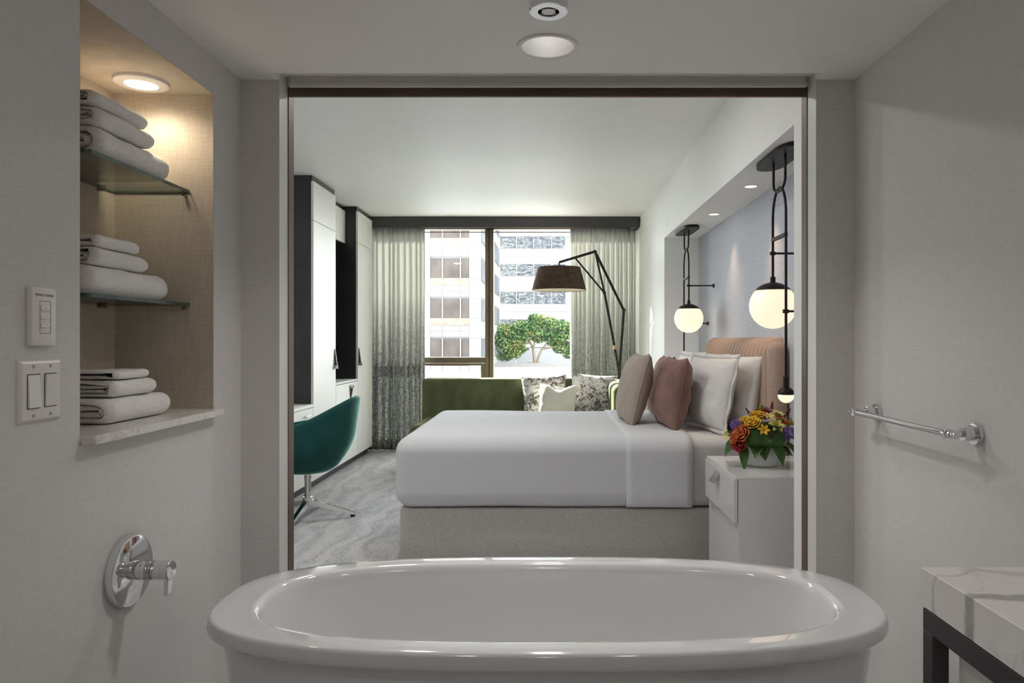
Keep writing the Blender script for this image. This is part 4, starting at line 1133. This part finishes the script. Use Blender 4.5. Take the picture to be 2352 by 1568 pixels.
leaf((-.045, -.105, .145), (.9, -.12, -.12), .125, .085, 'leaf_green', .12, 1.35); leaf((.045, -.08, .11), (.2, -.9, -.7), .085, .060, 'leaf_green', .5)
leaf((-.10, -.04, .10), (-.15, -.7, -.6), .10, .05, 'leaf_green', .5); leaf((-.12, .0, .125), (-.8, -.5, -.3), .09, .06, 'leaf_green', .6); leaf((.10, -.05, .115), (.6, -.6, -.4), .085, .055, 'leaf_green', .5)
leaf((.12, -.02, .14), (1, -.3, -.1), .075, .06, 'leaf_lime', .5); leaf((.13, .03, .17), (1, .1, .2), .07, .05, 'leaf_lime', .3); leaf((-.07, -.06, .15), (-.6, -.7, .2), .07, .06, 'leaf_lime', .3)
leaf((.05, -.05, .22), (.5, -.5, .4), .07, .045, 'leaf_lime', .3); leaf((0, .06, .22), (-.6, .5, .6), .08, .05, 'leaf_green', .3); leaf((-.02, -.06, .11), (0, -.9, -.5), .08, .07, 'leaf_green', .4)
for k in range(14):
    a = 2*PI*k/14+.2; leaf((.06*math.cos(a), .06*math.sin(a), .10+.04*(k % 3)), (math.cos(a), math.sin(a), .35*(k % 3)-.1), .10, .065, 'leaf_green', .35)
b = B(); b.soft(fc.x-.105, fc.x+.105, fc.y-.105, fc.y+.105, fc.z+.085, fc.z+.205, .059, 4, 4, .01, 14); b.build('moss', 'leaf_green', t_, 60)
# loose cord beside the pot
tag(B().tube([(1.185, 3.44, .868), (1.19, 3.42, .80), (1.20, 3.38, .72), (1.215, 3.33, .66), (1.24, 3.27, .634), (1.29, 3.2, .633)], .0013, 6).build('lamp_cord', 'leather'), 'thin brown cord trailing over the nightstand', 'cord')

# ================================================================== PENDANTS
def arc(c, ry, rz, a0, a1, n_=14, x=0): return [(c[0]+x, c[1]+ry*math.cos(a0+(a1-a0)*k/n_), c[2]+rz*math.sin(a0+(a1-a0)*k/n_)) for k in range(n_+1)]
def pendant(ys, yg, label):
    """ys: rod that carries the small globe; yg: rod that carries the big one"""
    X = 1.13; ym = (ys+yg)/2; H = 2.149
    t_ = thing('pendant_lamp', label, 'lamp', (X, ym, H), group='bedside pendant lamps')
    pl = []
    hl, hw = .25, .068
    for (sx, sy) in ((1, 1), (-1, 1), (-1, -1), (1, -1)):
        for q in range(7):
            a = (0 if (sx, sy) == (1, 1) else PI/2 if (sx, sy) == (-1, 1) else PI if (sx, sy) == (-1, -1) else 1.5*PI)+PI/2*q/6
            rr_ = .06; pl.append((X+.006+sx*(hw-rr_)+rr_*math.cos(a), ym+sy*(hl-rr_*1.9)+rr_*1.9*math.sin(a)))
    B().prism(pl, H-.020, H).build('canopy', 'black_metal', t_, 30)
    r = .0065
    h1 = B().tube([(X, ym+.088, H-.018)]+arc((X, ym, H-.125), .088, .05, 0, -PI, 16)+[(X, ym-.088, H-.018)], r, 10); h1.build('upper_link', 'black_metal', t_, 60)
    yy = abs(yg-ys)/2; s_ = 1
    zt = H-.163
    lo = [(X, ym+yy, 1.70)]+arc((X, ym, zt-.14), yy, .146, 0, PI, 18)+[(X, ym-yy, 1.70)]
    B().tube(lo, r, 10).build('lower_link', 'black_metal', t_, 60)
    B().box(X-.009, X+.009, ym-yy, ym+yy, 1.742, 1.758, .001, 1).build('spreader', 'black_metal', t_, 30)
    B().cyl((X, yg, 1.71), (X, yg, 1.555), r, seg=12).build('rod', 'black_metal', t_); B().cyl((X, yg, 1.565), (X, yg, 1.515), .013, seg=16).build('socket', 'black_metal', t_)
    zc, R_ = 1.42, .115
    def arcp(a0, a1, n_, off=0): return [((R_+off)*math.sin(a0+(a1-a0)*k/n_), (R_+off)*math.cos(a0+(a1-a0)*k/n_)) for k in range(n_+1)]
    B().lathe(arcp(.001, .86, 10, .003), (X, yg, zc), seg=44).build('cap', 'black_metal', t_, 60)
    B().lathe(arcp(.80, PI-.001, 26), (X, yg, zc), seg=44).build('globe', 'globe', t_, 60)
    B().cyl((X, ys, 1.71), (X, ys, 1.05), r, seg=12).build('rod', 'black_metal', t_); B().cyl((X, ys, 1.075), (X, ys, 1.02), .013, seg=16).build('socket', 'black_metal', t_)
    z2, R2 = .988, .038
    B().lathe([((R2+.002)*math.sin(a), (R2+.002)*math.cos(a)) for a in [1.5*k/8+.001 for k in range(9)]], (X, ys, z2), seg=30).build('small_cap', 'black_metal', t_, 60)
    B().lathe([(R2*math.sin(a), R2*math.cos(a)) for a in [1.4+(PI-1.401)*k/14 for k in range(15)]], (X, ys, z2), seg=30).build('small_globe', 'globe', t_, 60)
    for (y, z_) in ((yg, 1.683), (ys, 1.385)):
        B().cyl((X-.012, y, z_), (1.334, y, z_), .0055, seg=12).build('wall_stay', 'black_metal', t_)
        B().cyl((1.321, y, z_), (1.3335, y, z_), .016, seg=18).build('wall_boss', 'black_metal', t_); B().cyl((X-.014, y, z_), (X+.012, y, z_), .0095, seg=14).build('collar', 'black_metal', t_)
pendant(3.345, 3.54, 'black bedside pendant with opal globe hanging over the nightstand')
pendant(5.85, 5.65, 'black bedside pendant with opal globe on the window side of the bed')
# alcove downlights
for (y, lb) in ((4.13, 'small warm downlight over the near side of the headboard'), (5.045, 'small warm downlight over the far side of the headboard')):
    t_ = disc_lamp('alcove_downlight', lb, (1.19, y, 2.1495), .048, .036, 'lens_warm', 'alcove downlights', .004)
    lamp('alcove_lamp', 'SPOT', (1.20, y, 2.139), 5.5, (1.0, .66, .42), t_, .03, (0, R(-4), 0), R(64), 1.0)
# fill lights added on the ceiling, out of view, to lift the bedroom
for (x, lb) in ((-1.6, 'added round fill light by the entry, nearest the desk'), (-.8, 'added round fill light by the entry, between the other two'), (.0, 'added round fill light by the entry, nearest the nightstand')):
    t_ = disc_lamp('bedroom_fill_light', lb, (x, 3.65, RZ-.0005), .09, .075, 'lens_white', 'added bedroom fill lights', .006)
    lamp('bedroom_fill_lamp', 'AREA', (x, 3.65, RZ-.012), 3.0, (1.0, .98, .95), t_, .14)
